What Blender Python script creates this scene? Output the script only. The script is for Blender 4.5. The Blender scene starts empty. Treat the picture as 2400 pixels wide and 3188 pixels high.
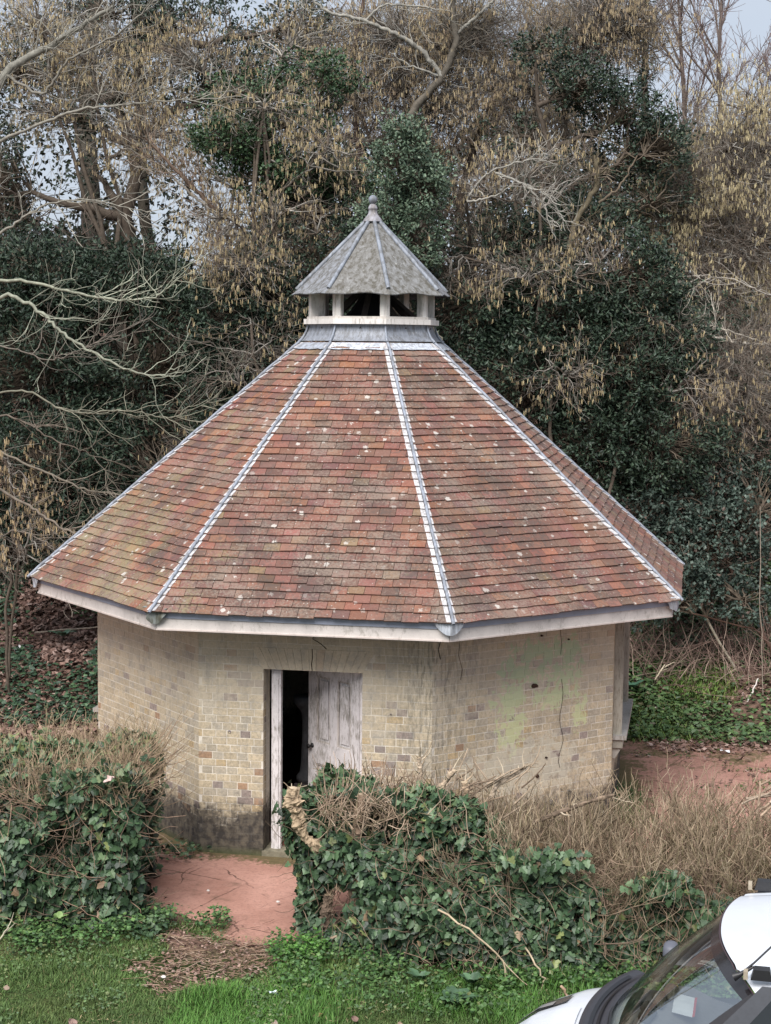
import bpy, math
import numpy as np
from mathutils import Matrix, Vector

sc = bpy.context.scene
R = math.radians
rng = np.random.default_rng(7)

# ------------------------------------------------------------------ camera
PITCH, ROLL, CAMZ = 0.0967, 0.0099, 5.088
FPX = 5205.7                       # focal length in pixels of a 2400 px wide picture
cam_d = bpy.data.cameras.new('camera')
cam = bpy.data.objects.new('camera', cam_d)
sc.collection.objects.link(cam)
sc.camera = cam
cam_d.sensor_fit = 'HORIZONTAL'
cam_d.sensor_width = 36.0
cam_d.lens = 36.0 * FPX / 2400.0
cam_d.clip_start = 0.1
cam_d.clip_end = 600
_r = Vector((1, 0, 0)); _u = Vector((0, math.sin(PITCH), math.cos(PITCH))); _f = Vector((0, math.cos(PITCH), -math.sin(PITCH)))
_x = _r * math.cos(ROLL) + _u * math.sin(ROLL)
_y = -_r * math.sin(ROLL) + _u * math.cos(ROLL)
_m = Matrix.Identity(4)
for i in range(3):
    _m[i][0] = _x[i]; _m[i][1] = _y[i]; _m[i][2] = -_f[i]
_m[2][3] = CAMZ
cam.matrix_world = _m

# ------------------------------------------------------------------ sky, sun, exposure
SUN_EL, SUN_AZ = R(50), R(200)      # azimuth measured clockwise from +Y: behind the camera, slightly left
world = bpy.data.worlds.new('World'); sc.world = world; world.use_nodes = True
nt = world.node_tree; nt.nodes.clear()
out = nt.nodes.new('ShaderNodeOutputWorld'); bg = nt.nodes.new('ShaderNodeBackground')
sky = nt.nodes.new('ShaderNodeTexSky'); sky.sky_type = 'NISHITA'; sky.sun_disc = False
sky.sun_elevation = SUN_EL; sky.sun_rotation = SUN_AZ
sky.air_density = 1.0; sky.dust_density = 2.0
tc = nt.nodes.new('ShaderNodeTexCoord'); mp = nt.nodes.new('ShaderNodeMapping'); mp.inputs['Scale'].default_value = (1, 1, 2.5)
cn = nt.nodes.new('ShaderNodeTexNoise'); cn.inputs['Scale'].default_value = 2.2; cn.inputs['Detail'].default_value = 5
cr = nt.nodes.new('ShaderNodeMapRange'); cr.inputs[1].default_value = .3; cr.inputs[2].default_value = .7; cr.inputs[3].default_value = .72; cr.inputs[4].default_value = .96
mx = nt.nodes.new('ShaderNodeMix'); mx.data_type = 'RGBA'
mx.inputs[7].default_value = (6.3, 7.0, 8.1, 1)
nt.links.new(tc.outputs['Generated'], mp.inputs[0]); nt.links.new(mp.outputs[0], cn.inputs['Vector'])
nt.links.new(cn.outputs['Fac'], cr.inputs[0]); nt.links.new(cr.outputs[0], mx.inputs[0])
nt.links.new(sky.outputs[0], mx.inputs[6]); nt.links.new(mx.outputs[2], bg.inputs[0])
bg.inputs[1].default_value = 0.06
nt.links.new(bg.outputs[0], out.inputs[0])
sun_d = bpy.data.lights.new('sun', 'SUN'); sun_d.energy = 3.0; sun_d.angle = R(42); sun_d.color = (1.0, .965, .93)
sun = bpy.data.objects.new('sun', sun_d); sc.collection.objects.link(sun)
_sd = Vector((math.sin(SUN_AZ) * math.cos(SUN_EL), math.cos(SUN_AZ) * math.cos(SUN_EL), math.sin(SUN_EL)))
sun.rotation_euler = _sd.to_track_quat('Z', 'Y').to_euler()
sun.location = _sd * 60
sc.view_settings.view_transform = 'Standard'
sc.view_settings.look = 'None'
sc.view_settings.exposure = 0.82
sc.view_settings.gamma = 1
sc.view_settings.use_curve_mapping = False

# ------------------------------------------------------------------ helpers
C = sc.collection

def proj(P):
    P = np.asarray(P, float)
    d = P - np.array([0, 0, CAMZ])
    a = d[..., 0]; dep = d[..., 1] * math.cos(PITCH) - d[..., 2] * math.sin(PITCH)
    u = d[..., 1] * math.sin(PITCH) + d[..., 2] * math.cos(PITCH)
    a = a / dep * FPX; b = -u / dep * FPX
    c, s = math.cos(ROLL), math.sin(ROLL)
    return 1200 + c * a - s * b, 1594 + s * a + c * b

def norm(v):
    v = np.asarray(v, float)
    return v / np.maximum(np.linalg.norm(v, axis=-1, keepdims=True), 1e-9)

class Geo:
    def __init__(self):
        self.v = []; self.c = []; self.f = {3: [], 4: []}; self.n = 0; self.extra = []
    def add(self, v, f, c=(1, 1, 1)):
        v = np.asarray(v, float).reshape(-1, 3)
        f = np.asarray(f, int)
        self.v.append(v)
        c = np.asarray(c, float)
        if c.ndim == 1: c = np.tile(c, (len(v), 1))
        self.c.append(c)
        self.f[f.shape[1]].append(f + self.n)
        self.n += len(v)
        return self
    def faces(self, f):
        f = np.asarray(f, int); self.f[f.shape[1]].append(f + self.n - len(self.v[-1]))
    def hexa(self, p8, c=(1, 1, 1)):
        return self.add(p8, [[0, 3, 2, 1], [4, 5, 6, 7], [0, 1, 5, 4], [1, 2, 6, 5], [2, 3, 7, 6], [3, 0, 4, 7]], c)
    def box(self, cx, cy, cz, sx, sy, sz, c=(1, 1, 1), rz=0):
        x, y, z = sx / 2, sy / 2, sz / 2
        p = np.array([[-x, -y, -z], [x, -y, -z], [x, y, -z], [-x, y, -z], [-x, -y, z], [x, -y, z], [x, y, z], [-x, y, z]])
        ca, sa = math.cos(rz), math.sin(rz)
        q = p.copy(); q[:, 0] = p[:, 0] * ca - p[:, 1] * sa; q[:, 1] = p[:, 0] * sa + p[:, 1] * ca
        return self.hexa(q + np.array([cx, cy, cz]), c)
    def lathe(self, prof, n=16, cen=(0, 0), c=(1, 1, 1), rot=0):
        prof = np.asarray(prof, float); m = len(prof)
        a = np.arange(n) * 2 * math.pi / n + rot
        v = np.stack([np.outer(prof[:, 0], np.sin(a)) + cen[0], -np.outer(prof[:, 0], np.cos(a)) + cen[1], np.repeat(prof[:, 1][:, None], n, 1)], -1)
        i, j = np.meshgrid(np.arange(m - 1), np.arange(n), indexing='ij')
        f = np.stack([i * n + j, i * n + (j + 1) % n, (i + 1) * n + (j + 1) % n, (i + 1) * n + j], -1).reshape(-1, 4)
        return self.add(v, f, c)
    def grid(self, P, c=(1, 1, 1)):
        P = np.asarray(P, float); m, n = P.shape[:2]
        i, j = np.meshgrid(np.arange(m - 1), np.arange(n - 1), indexing='ij')
        f = np.stack([i * n + j, i * n + j + 1, (i + 1) * n + j + 1, (i + 1) * n + j], -1).reshape(-1, 4)
        return self.add(P, f, c)
    def tube(self, poly, rad, sides=3, c=(1, 1, 1)):
        """poly (N,m,3), rad (N,m) or scalar"""
        poly = np.asarray(poly, float)
        if poly.ndim == 2: poly = poly[None]
        N, m = poly.shape[:2]
        rad = np.broadcast_to(np.asarray(rad, float), (N, m)) if np.ndim(rad) < 2 else np.asarray(rad, float)
        t = np.empty_like(poly)
        t[:, 1:-1] = poly[:, 2:] - poly[:, :-2]; t[:, 0] = poly[:, 1] - poly[:, 0]; t[:, -1] = poly[:, -1] - poly[:, -2]
        t = norm(t)
        ax = norm(poly[:, -1] - poly[:, 0])
        ref = np.where(np.abs(ax[:, 2:3]) < .8, np.array([[0, 0, 1.]]), np.array([[1., 0, 0]]))
        ref = np.repeat(ref[:, None], m, 1)
        e1 = norm(np.cross(t, ref)); e2 = np.cross(t, e1)
        a = np.arange(sides) * 2 * math.pi / sides
        v = poly[:, :, None] + rad[:, :, None, None] * (e1[:, :, None] * np.cos(a)[None, None, :, None] + e2[:, :, None] * np.sin(a)[None, None, :, None])
        n_, i, j = np.meshgrid(np.arange(N), np.arange(m - 1), np.arange(sides), indexing='ij')
        b = n_ * m * sides
        f = np.stack([b + i * sides + j, b + i * sides + (j + 1) % sides, b + (i + 1) * sides + (j + 1) % sides, b + (i + 1) * sides + j], -1).reshape(-1, 4)
        c = np.asarray(c, float)
        if c.ndim == 2: c = np.repeat(c, m * sides, 0)
        return self.add(v, f, c)
    def stamp(self, cen, ax, nr, ln, wd, tv, tf, c):
        """copy a template (along, side, up) to N places"""
        N = len(cen); tv = np.asarray(tv, float); k = len(tv)
        ax = norm(ax); sd = norm(np.cross(nr, ax)); up = np.cross(ax, sd)
        ln = np.broadcast_to(ln, (N,)); wd = np.broadcast_to(wd, (N,))
        v = cen[:, None] + ax[:, None] * (tv[None, :, 0:1] * ln[:, None, None]) + sd[:, None] * (tv[None, :, 1:2] * wd[:, None, None]) + up[:, None] * (tv[None, :, 2:3] * wd[:, None, None])
        f = (np.asarray(tf)[None] + (np.arange(N) * k)[:, None, None]).reshape(-1, len(tf[0]))
        c = np.asarray(c, float)
        if c.ndim == 2: c = np.repeat(c, k, 0)
        return self.add(v, f, c)
    def build(self, name, mat, parent=None, loc=None, smooth=False, rotz=None, col=True):
        v = np.concatenate(self.v); c = np.concatenate(self.c)
        if loc is not None and parent is not None and rotz is None: v = v - np.asarray(loc)
        me = bpy.data.meshes.new(name)
        me.vertices.add(len(v)); me.vertices.foreach_set('co', v.astype(np.float32).ravel())
        idx = []; starts = []; s = 0
        for k in (3, 4):
            if self.f[k]:
                f = np.concatenate(self.f[k]); idx.append(f.ravel()); starts.append(s + np.arange(len(f)) * k); s += f.size
        idx = np.concatenate(idx); starts = np.concatenate(starts)
        me.loops.add(len(idx)); me.loops.foreach_set('vertex_index', idx.astype(np.int32))
        me.polygons.add(len(starts)); me.polygons.foreach_set('loop_start', starts.astype(np.int32))
        me.polygons.foreach_set('use_smooth', np.full(len(starts), bool(smooth)))
        me.update(calc_edges=True)
        if col:
            at = me.attributes.new('tint', 'FLOAT_COLOR', 'POINT')
            at.data.foreach_set('color', np.concatenate([c, np.ones((len(c), 1))], 1).astype(np.float32).ravel())
        if mat: me.materials.append(mat)
        o = bpy.data.objects.new(name, me); C.objects.link(o)
        if parent: o.parent = parent
        if loc is not None: o.location = tuple(float(q) for q in loc)
        if rotz is not None: o.rotation_euler.z = rotz
        return o

def thing(name, label, cat, loc=(0, 0, 0), rotz=0, group=None):
    o = bpy.data.objects.new(name, None); C.objects.link(o)
    o.empty_display_size = .2
    o.location = loc; o.rotation_euler.z = rotz
    o['label'] = label; o['category'] = cat
    if group: o['group'] = group
    return o
def tag(o, label=None, cat=None, group=None, kind=None):
    if label: o['label'] = label
    if cat: o['category'] = cat
    if group: o['group'] = group
    if kind: o['kind'] = kind
    return o
def stuff(o): o['kind'] = 'stuff'; return o

# value noise in numpy
_tab = np.random.default_rng(3).random((64, 64, 64))
def vnoise(P, s=1.0):
    P = np.asarray(P, float) * s + 100.0
    i = np.floor(P).astype(int); f = P - i; f = f * f * (3 - 2 * f)
    r = 0
    for dx in (0, 1):
        for dy in (0, 1):
            for dz in (0, 1):
                w = (f[..., 0] if dx else 1 - f[..., 0]) * (f[..., 1] if dy else 1 - f[..., 1]) * (f[..., 2] if dz else 1 - f[..., 2])
                r = r + w * _tab[(i[..., 0] + dx) % 64, (i[..., 1] + dy) % 64, (i[..., 2] + dz) % 64]
    return r
def vn2(x, y, s=1.0, o=0.0):
    return vnoise(np.stack([x, y, np.full_like(x, o)], -1), s)

# ------------------------------------------------------------------ materials
class M:
    def __init__(self, name, rough=.7, spec=.5):
        self.m = bpy.data.materials.new(name); self.m.use_nodes = True
        self.nt = self.m.node_tree; self.b = self.nt.nodes['Principled BSDF']
        self.b.inputs['Roughness'].default_value = rough
        self.b.inputs['Specular IOR Level'].default_value = spec
        self._pos = None
    def node(self, t, **k):
        n = self.nt.nodes.new(t)
        for a, b in k.items(): setattr(n, a, b)
        return n
    def link(self, a, b): self.nt.links.new(a, b)
    def pos(self):
        if not self._pos: self._pos = self.node('ShaderNodeNewGeometry').outputs['Position']
        return self._pos
    def set(self, s, v):
        if isinstance(v, (int, float)): s.default_value = v
        elif isinstance(v, tuple): s.default_value = v if len(v) == len(s.default_value) else v + (1,)
        else: self.link(v, s)
    def scaled(self, sc_, vec=None):
        n = self.node('ShaderNodeMapping'); self.link(vec or self.pos(), n.inputs[0]); n.inputs['Scale'].default_value = sc_; return n.outputs[0]
    def noise(self, s, detail=4, rough=.6, vec=None, dist=0, color=False):
        n = self.node('ShaderNodeTexNoise'); self.link(vec or self.pos(), n.inputs['Vector'])
        n.inputs['Scale'].default_value = s; n.inputs['Detail'].default_value = detail; n.inputs['Roughness'].default_value = rough; n.inputs['Distortion'].default_value = dist
        return n.outputs['Color' if color else 'Fac']
    def voro(self, s, vec=None, feature='F1', out='Distance'):
        n = self.node('ShaderNodeTexVoronoi'); n.feature = feature; self.link(vec or self.pos(), n.inputs['Vector']); n.inputs['Scale'].default_value = s
        return n.outputs[out]
    def rng(self, v, a, b, c=0.0, d=1.0, smooth=False):
        n = self.node('ShaderNodeMapRange'); self.set(n.inputs[0], v)
        for i, q in zip((1, 2, 3, 4), (a, b, c, d)): n.inputs[i].default_value = q
        if smooth: n.interpolation_type = 'SMOOTHSTEP'
        return n.outputs[0]
    def mix(self, f, a, b, mode='MIX'):
        n = self.node('ShaderNodeMix'); n.data_type = 'RGBA'; n.blend_type = mode
        self.set(n.inputs[0], f); self.set(n.inputs[6], a); self.set(n.inputs[7], b); return n.outputs[2]
    def math(self, op, a, b=0.0, c=0.0):
        n = self.node('ShaderNodeMath'); n.operation = op; self.set(n.inputs[0], a); self.set(n.inputs[1], b); self.set(n.inputs[2], c); return n.outputs[0]
    def sep(self, v):
        n = self.node('ShaderNodeSeparateXYZ'); self.link(v, n.inputs[0]); return n.outputs
    def dot(self, v, w):
        n = self.node('ShaderNodeVectorMath'); n.operation = 'DOT_PRODUCT'; self.link(v, n.inputs[0]); n.inputs[1].default_value = w; return n.outputs['Value']
    def tint(self):
        n = self.node('ShaderNodeAttribute'); n.attribute_name = 'tint'; return n.outputs['Color']
    def mul(self, a, f):
        """scale a colour by a float socket"""
        n = self.node('ShaderNodeVectorMath'); n.operation = 'SCALE'; self.set(n.inputs[0], a); self.set(n.inputs['Scale'], f); return n.outputs[0]
    def bump(self, h, st=.3, d=.01):
        n = self.node('ShaderNodeBump'); n.inputs['Strength'].default_value = st; n.inputs['Distance'].default_value = d; self.link(h, n.inputs['Height']); self.link(n.outputs[0], self.b.inputs['Normal'])
    def base(self, c): self.set(self.b.inputs['Base Color'], c); return self
    def rough(self, v): self.set(self.b.inputs['Roughness'], v)

def simple(name, rough=.7, spec=.4, ns=30, amp=.35, bump=0, detail=4, metal=0):
    """colour from the tint attribute, broken up with noise"""
    m = M(name, rough, spec)
    n = m.noise(ns, detail)
    m.base(m.mul(m.tint(), m.rng(n, .25, .75, 1 - amp, 1 + amp)))
    if bump: m.bump(n, bump, .01)
    m.b.inputs['Metallic'].default_value = metal
    return m.m

# building frame (used by wall stains below)
BX, BY, PHI = -0.1757, 19.1183, -0.181
RW, RE, ZE, RT, ZT = 3.0945, 3.8095, 2.58, 0.8037, 5.179
T8, C8 = math.tan(R(22.5)), math.cos(R(22.5))
SIDE = 2 * RW * math.sin(R(22.5))
def wvert(R_, k, z=0):
    a = R(-22.5 + 45 * (k - 1)); return np.array([R_ * math.sin(a), -R_ * math.cos(a), z])
def toworld(P):
    P = np.asarray(P, float); c, s = math.cos(PHI), math.sin(PHI)
    Q = P.copy(); Q[..., 0] = P[..., 0] * c - P[..., 1] * s + BX; Q[..., 1] = P[..., 0] * s + P[..., 1] * c + BY
    return Q
def wall_s(m, j):
    """shader socket: distance along wall j, plus distance off its plane"""
    p0 = toworld(wvert(RW, j)); p1 = toworld(wvert(RW, j + 1)); t = (p1 - p0) / SIDE; nrm = np.array([t[1], -t[0], 0])
    s = m.math('SUBTRACT', m.dot(m.pos(), tuple(t)), float(p0 @ t))
    d = m.math('SUBTRACT', m.dot(m.pos(), tuple(nrm)), float(p0 @ nrm))
    return s, d
def ellipse(m, s, z, cs, cz, rs, rz):
    a = m.math('MULTIPLY', m.math('SUBTRACT', s, cs), 1 / rs); b = m.math('MULTIPLY', m.math('SUBTRACT', z, cz), 1 / rz)
    return m.math('SUBTRACT', 1.0, m.math('ADD', m.math('MULTIPLY', a, a), m.math('MULTIPLY', b, b)))

def wall_material(name, is_brick):
    m = M(name, .92, .2)
    z = m.sep(m.pos())[2]
    if is_brick: col = m.mul(m.tint(), m.rng(m.noise(40, 6, .75), .3, .7, .62, 1.3))
    else: col = m.mix(m.rng(m.noise(18, 3), .35, .65), (.60, .55, .45), (.74, .69, .60))
    # old limewash dragged over the upper courses
    n1 = m.noise(2.3, 5, .65); n2 = m.noise(16, 5, .7)
    wash = m.math('ADD', m.rng(z, .7, 1.8, -.30, .16), m.math('ADD', m.math('MULTIPLY', n1, .5), m.math('MULTIPLY', n2, .6)))
    wash = m.rng(wash, .50, .68, 0, .60)
    col = m.mix(wash, col, m.mix(m.noise(4, 4), (.44, .375, .28), (.60, .535, .425)))
    # grey dirt and rain streaks
    sv = m.scaled((9, 9, .9)); st = m.noise(2.2, 5, .7, sv)
    col = m.mix(m.rng(m.math('ADD', m.math('MULTIPLY', st, .7), m.math('MULTIPLY', m.noise(30, 3), .4)), .58, .74, 0, .42), col, (.19, .17, .145))
    col = m.mix(m.rng(m.noise(6.5, 7, .78), .50, .66, 0, .5), col, (.30, .285, .26))
    # black mould streaks around the right hand front corner
    s1, d1 = wall_s(m, 1); s2, d2 = wall_s(m, 2)
    on1 = m.rng(m.math('ABSOLUTE', d1), .02, .03, 1, 0); on2 = m.rng(m.math('ABSOLUTE', d2), .02, .03, 1, 0)
    c1 = m.math('MULTIPLY', on1, m.rng(s1, 1.85, 2.3, 0, 1)); c2 = m.math('MULTIPLY', on2, m.rng(s2, .05, .75, 1, 0))
    cor = m.math('MAXIMUM', c1, c2)
    ms = m.noise(3.2, 5, .75, m.scaled((12, 12, 2.2)))
    col = m.mix(m.math('MULTIPLY', cor, m.rng(ms, .48, .6, 0, .6)), col, (.11, .105, .085))
    # damp black algae along the foot of the wall
    foot = m.math('SUBTRACT', m.math('ADD', m.math('MULTIPLY', m.noise(3, 6, .7), .5), m.math('MULTIPLY', m.noise(26, 4, .7), .28)), m.rng(z, 0, .95, -.18, .50))
    col = m.mix(m.rng(foot, .17, .30, 0, .92), col, m.mix(m.rng(m.noise(14, 5), .4, .6), (.026, .024, .026), (.11, .095, .075)))
    # green tide at the very bottom
    col = m.mix(m.math('MULTIPLY', m.rng(z, .02, .1, 1, 0), .7), col, (.09, .10, .045))
    # flaking pale green paint on the right hand wall
    blobs = [(1.42, 2.02, .60, .17), (1.15, 1.83, .38, .16), (1.72, 1.80, .26, .22), (.98, 1.58, .22, .20), (1.55, 1.55, .3, .15), (1.0, 1.28, .22, .30), (1.9, 1.35, .12, .2)]
    g = None
    for (cs, cz, rs, rz) in blobs:
        e = ellipse(m, s2, z, cs, cz, rs, rz); g = e if g is None else m.math('MAXIMUM', g, e)
    fl = m.noise(10, 6, .68, m.scaled((1, 1, .8)), 1.0)
    gm = m.rng(m.math('ADD', m.math('MULTIPLY', m.rng(g, -1.2, .9), .27), fl), .715, .73)
    col = m.mix(m.math('MULTIPLY', on2, m.math('MULTIPLY', gm, .72)), col, m.mix(m.rng(z, 1.3, 1.9), (.56, .60, .33), (.36, .46, .29)))
    # pale lime patch low on that wall
    pl = m.rng(m.math('ADD', m.math('MULTIPLY', m.rng(ellipse(m, s2, z, 1.15, .85, .9, .35), -1, 1), .45), m.noise(9, 5, .7)), .78, .83)
    col = m.mix(m.math('MULTIPLY', on2, m.math('MULTIPLY', pl, .55)), col, (.58, .55, .44))
    m.base(col)
    m.bump(m.math('ADD', m.noise(70, 5), m.math('MULTIPLY', m.noise(18, 3), .6)), .35, .004)
    return m.m
mat_brick = wall_material('buff brick', True)
mat_mortar = wall_material('lime mortar', False)

def tile_material():
    m = M('clay tile', .88, .25)
    t = m.tint()
    col = m.mul(t, m.rng(m.noise(60, 5, .7), .25, .75, .72, 1.28))
    # grey-black lichen crust and soot mottling
    reg0 = m.math('MULTIPLY', m.noise(2.4, 3), .5)
    a = m.math('ADD', reg0, m.math('MULTIPLY', m.noise(30, 6, .8), .75))
    col = m.mix(m.rng(a, .60, .70, 0, .70), col, (.085, .070, .062))
    a2 = m.math('ADD', m.math('MULTIPLY', m.noise(1.9, 3, .6, m.scaled((1, 1, 1.1))), .5), m.math('MULTIPLY', m.noise(42, 6, .8), .75))
    col = m.mix(m.rng(a2, .62, .71, 0, .5), col, (.29, .235, .19))
    # olive moss bloom, strongest on the left slope
    x = m.sep(m.pos())[0]
    left = m.rng(x, -2.3, -.9, .10, 0)
    g = m.math('ADD', left, m.math('ADD', m.math('MULTIPLY', m.noise(1.7, 4, .6), .5), m.math('MULTIPLY', m.noise(34, 4, .7), .5)))
    col = m.mix(m.rng(g, .60, .72, 0, .66), col, m.mix(m.noise(50, 2), (.15, .14, .065), (.33, .295, .165)))
    # white crustose lichen spots
    vor = m.node('ShaderNodeTexVoronoi'); m.link(m.pos(), vor.inputs['Vector']); vor.inputs['Scale'].default_value = 11
    dis = m.math('ADD', vor.outputs['Distance'], m.math('MULTIPLY', m.math('SUBTRACT', m.noise(45, 4), .5), .75))
    sel = m.rng(m.sep(vor.outputs['Color'])[0], .66, .68)
    reg = m.rng(m.noise(1.3, 3), .40, .55, .25, 1)
    size = m.math('MULTIPLY', m.sep(vor.outputs['Color'])[1], .34)
    spot = m.rng(m.math('SUBTRACT', dis, size), .0, .02, 1, 0)
    col = m.mix(m.math('MULTIPLY', m.math('MULTIPLY', spot, sel), m.math('MULTIPLY', reg, .78)), col, m.mix(m.noise(120, 3), (.40, .37, .33), (.66, .62, .57)))
    v2 = m.node('ShaderNodeTexVoronoi'); m.link(m.pos(), v2.inputs['Vector']); v2.inputs['Scale'].default_value = 26
    sp2 = m.math('MULTIPLY', m.rng(v2.outputs['Distance'], .12, .22, 1, 0), m.rng(m.sep(v2.outputs['Color'])[0], .80, .82))
    col = m.mix(m.math('MULTIPLY', sp2, .6), col, (.50, .46, .41))
    # dark specks
    col = m.mix(m.rng(m.noise(110, 3, .8), .62, .70, 0, .6), col, (.06, .045, .035))
    m.base(col)
    m.bump(m.noise(90, 5, .7), .5, .004)
    return m.m
mat_tile = tile_material()

def lead_material(name, ca, cb, cd, sc_=5, rough=.55):
    m = M(name, rough, .4)
    n = m.noise(sc_, 6, .7, m.scaled((2.5, 2.5, 1)))
    col = m.mix(m.rng(n, .35, .65), ca, cb)
    col = m.mix(m.rng(m.noise(sc_ * 4, 7, .75, m.scaled((1, 1, .6))), .53, .66, 0, .45), col, cd)
    col = m.mix(m.rng(m.noise(sc_ * 1.6, 6, .7, m.scaled((1.9, 1.9, .22))), .46, .60, 0, .8), col, cd)
    col = m.mix(m.rng(m.noise(sc_ * 4, 4, .7, m.scaled((1, 1, .35))), .62, .72, 0, .6), col, (.62, .62, .60))
    m.base(m.mix(1.0, col, m.tint(), 'MULTIPLY')); m.bump(n, .10, .01)
    return m.m
mat_lead = lead_material('weathered lead', (.27, .29, .33), (.40, .43, .48), (.17, .17, .17))
mat_lead_brown = lead_material('lichened lead', (.17, .165, .155), (.31, .315, .33), (.085, .075, .055), 7, .7)
mat_lead_bright = lead_material('bright lead', (.40, .43, .48), (.58, .61, .66), (.24, .245, .255), 9)
mat_lead_dark = lead_material('dull lead upstand', (.20, .215, .25), (.29, .31, .35), (.13, .13, .135), 9)
mat_pipe = simple('grey edging', .5, .4, 6, .12)

def paint_material(name, dirt=.5, col0=(.60, .56, .52), scale=(14, 14, 2.0), lo=.56):
    m = M(name, .6, .35)
    n = m.noise(2.2, 6, .75, m.scaled(scale)); z = m.noise(3.0, 3)
    col = m.mul(m.tint(), m.rng(m.noise(8, 4), .3, .7, .9, 1.08))
    k = m.rng(m.math('ADD', m.math('MULTIPLY', n, .75), m.math('MULTIPLY', z, .4)), lo, lo + .1, 0, dirt)
    col = m.mix(k, col, m.mix(m.noise(40, 3), (.10, .085, .055), (.25, .22, .17)))
    col = m.mix(m.rng(m.noise(90, 4, .8), .60, .68, 0, .55), col, (.24, .20, .155))
    m.base(col); m.bump(m.noise(40, 5), .2, .004)
    return m.m
mat_paint = paint_material('old white paint', .45, scale=(9, 9, 5), lo=.615)
mat_door = paint_material('flaking door paint', .68, (.66, .62, .63), (26, 26, 5.0), .575)
mat_post = paint_material('peeling cupola paint', .55, lo=.60)
mat_bark = simple('bark', .9, .2, 14, .4, .6)
mat_twig = simple('twig', .85, .2, 9, .35)
mat_dark = simple('dark interior', .95, .1, 6, .2)
mat_cat = simple('catkin', .8, .2, 12, .25)
mat_wood = simple('old wood', .85, .2, 20, .3, .3)
mat_black = simple('black plastic', .45, .45, 40, .12)
mat_stone = simple('stone', .9, .2, 20, .35, .4)
mat_litter = simple('dead leaf', .8, .25, 30, .3)
mat_plaster = simple('plaster', .9, .2, 5, .2)
def leaf_material(name, rough, spec):
    m = M(name, rough, spec)
    m.base(m.mul(m.tint(), m.rng(m.noise(25, 3), .3, .7, .8, 1.2)))
    return m.m
mat_leaf = leaf_material('evergreen leaf', .46, .32)
mat_ivy = leaf_material('ivy leaf', .46, .38)
mat_grass = leaf_material('grass', .6, .3)

# ------------------------------------------------------------------ terrain
def hgt(x, y):
    x = np.asarray(x, float); y = np.asarray(y, float)
    e = np.interp(x, [-6, -2.5, -1.5, 1.5, 2.6, 8], [21.9, 22.1, 22.9, 22.9, 21.7, 21.5]) + .2 * np.sin(x * 1.7)
    t = np.clip((y - e) / 3.0, 0, None)
    h = np.where(t < 1, .75 * t * t * (3 - 2 * np.clip(t, 0, 1)), .75 + (t - 1) * .95)
    h = np.minimum(h, 7.0)
    h = h + (vn2(x, y, .9) - .5) * .25 * np.clip((y - 22.2) / 2, 0, 1)
    return h + (vn2(x, y, .5, 4) - .5) * .05 * np.clip((14.0 - y) / 1.0, 0, 1)
def make_ground():
    xs = np.concatenate([np.linspace(-300, -16, 14), np.linspace(-15, 15, 91), np.linspace(16, 300, 14)])
    ys = np.concatenate([np.linspace(-60, 8, 12), np.linspace(9, 50, 124), np.linspace(54, 400, 14)])
    X, Y = np.meshgrid(xs, ys)
    Z = hgt(X, Y)
    g = Geo().grid(np.stack([X, Y, Z], -1))
    m = M('soil and turf', .95, .15)
    x, y, z = m.sep(m.pos())
    soil = m.mix(m.rng(m.noise(7, 6, .7), .35, .65), (.095, .058, .043), (.20, .125, .095))
    soil = m.mix(m.rng(m.noise(35, 5, .7), .5, .62, 0, .6), soil, (.17, .12, .09))
    turf = m.mix(m.rng(m.noise(9, 6), .4, .6), (.030, .045, .014), (.06, .075, .025))
    edge = m.math('ADD', y, m.math('MULTIPLY', m.noise(2.0, 4), 1.0))
    m.base(m.mix(m.rng(edge, 14.0, 14.5), turf, soil)); m.bump(m.noise(30, 5), .8, .03)
    o = g.build('ground', m.m); tag(o, kind='structure'); return o
make_ground()

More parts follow.
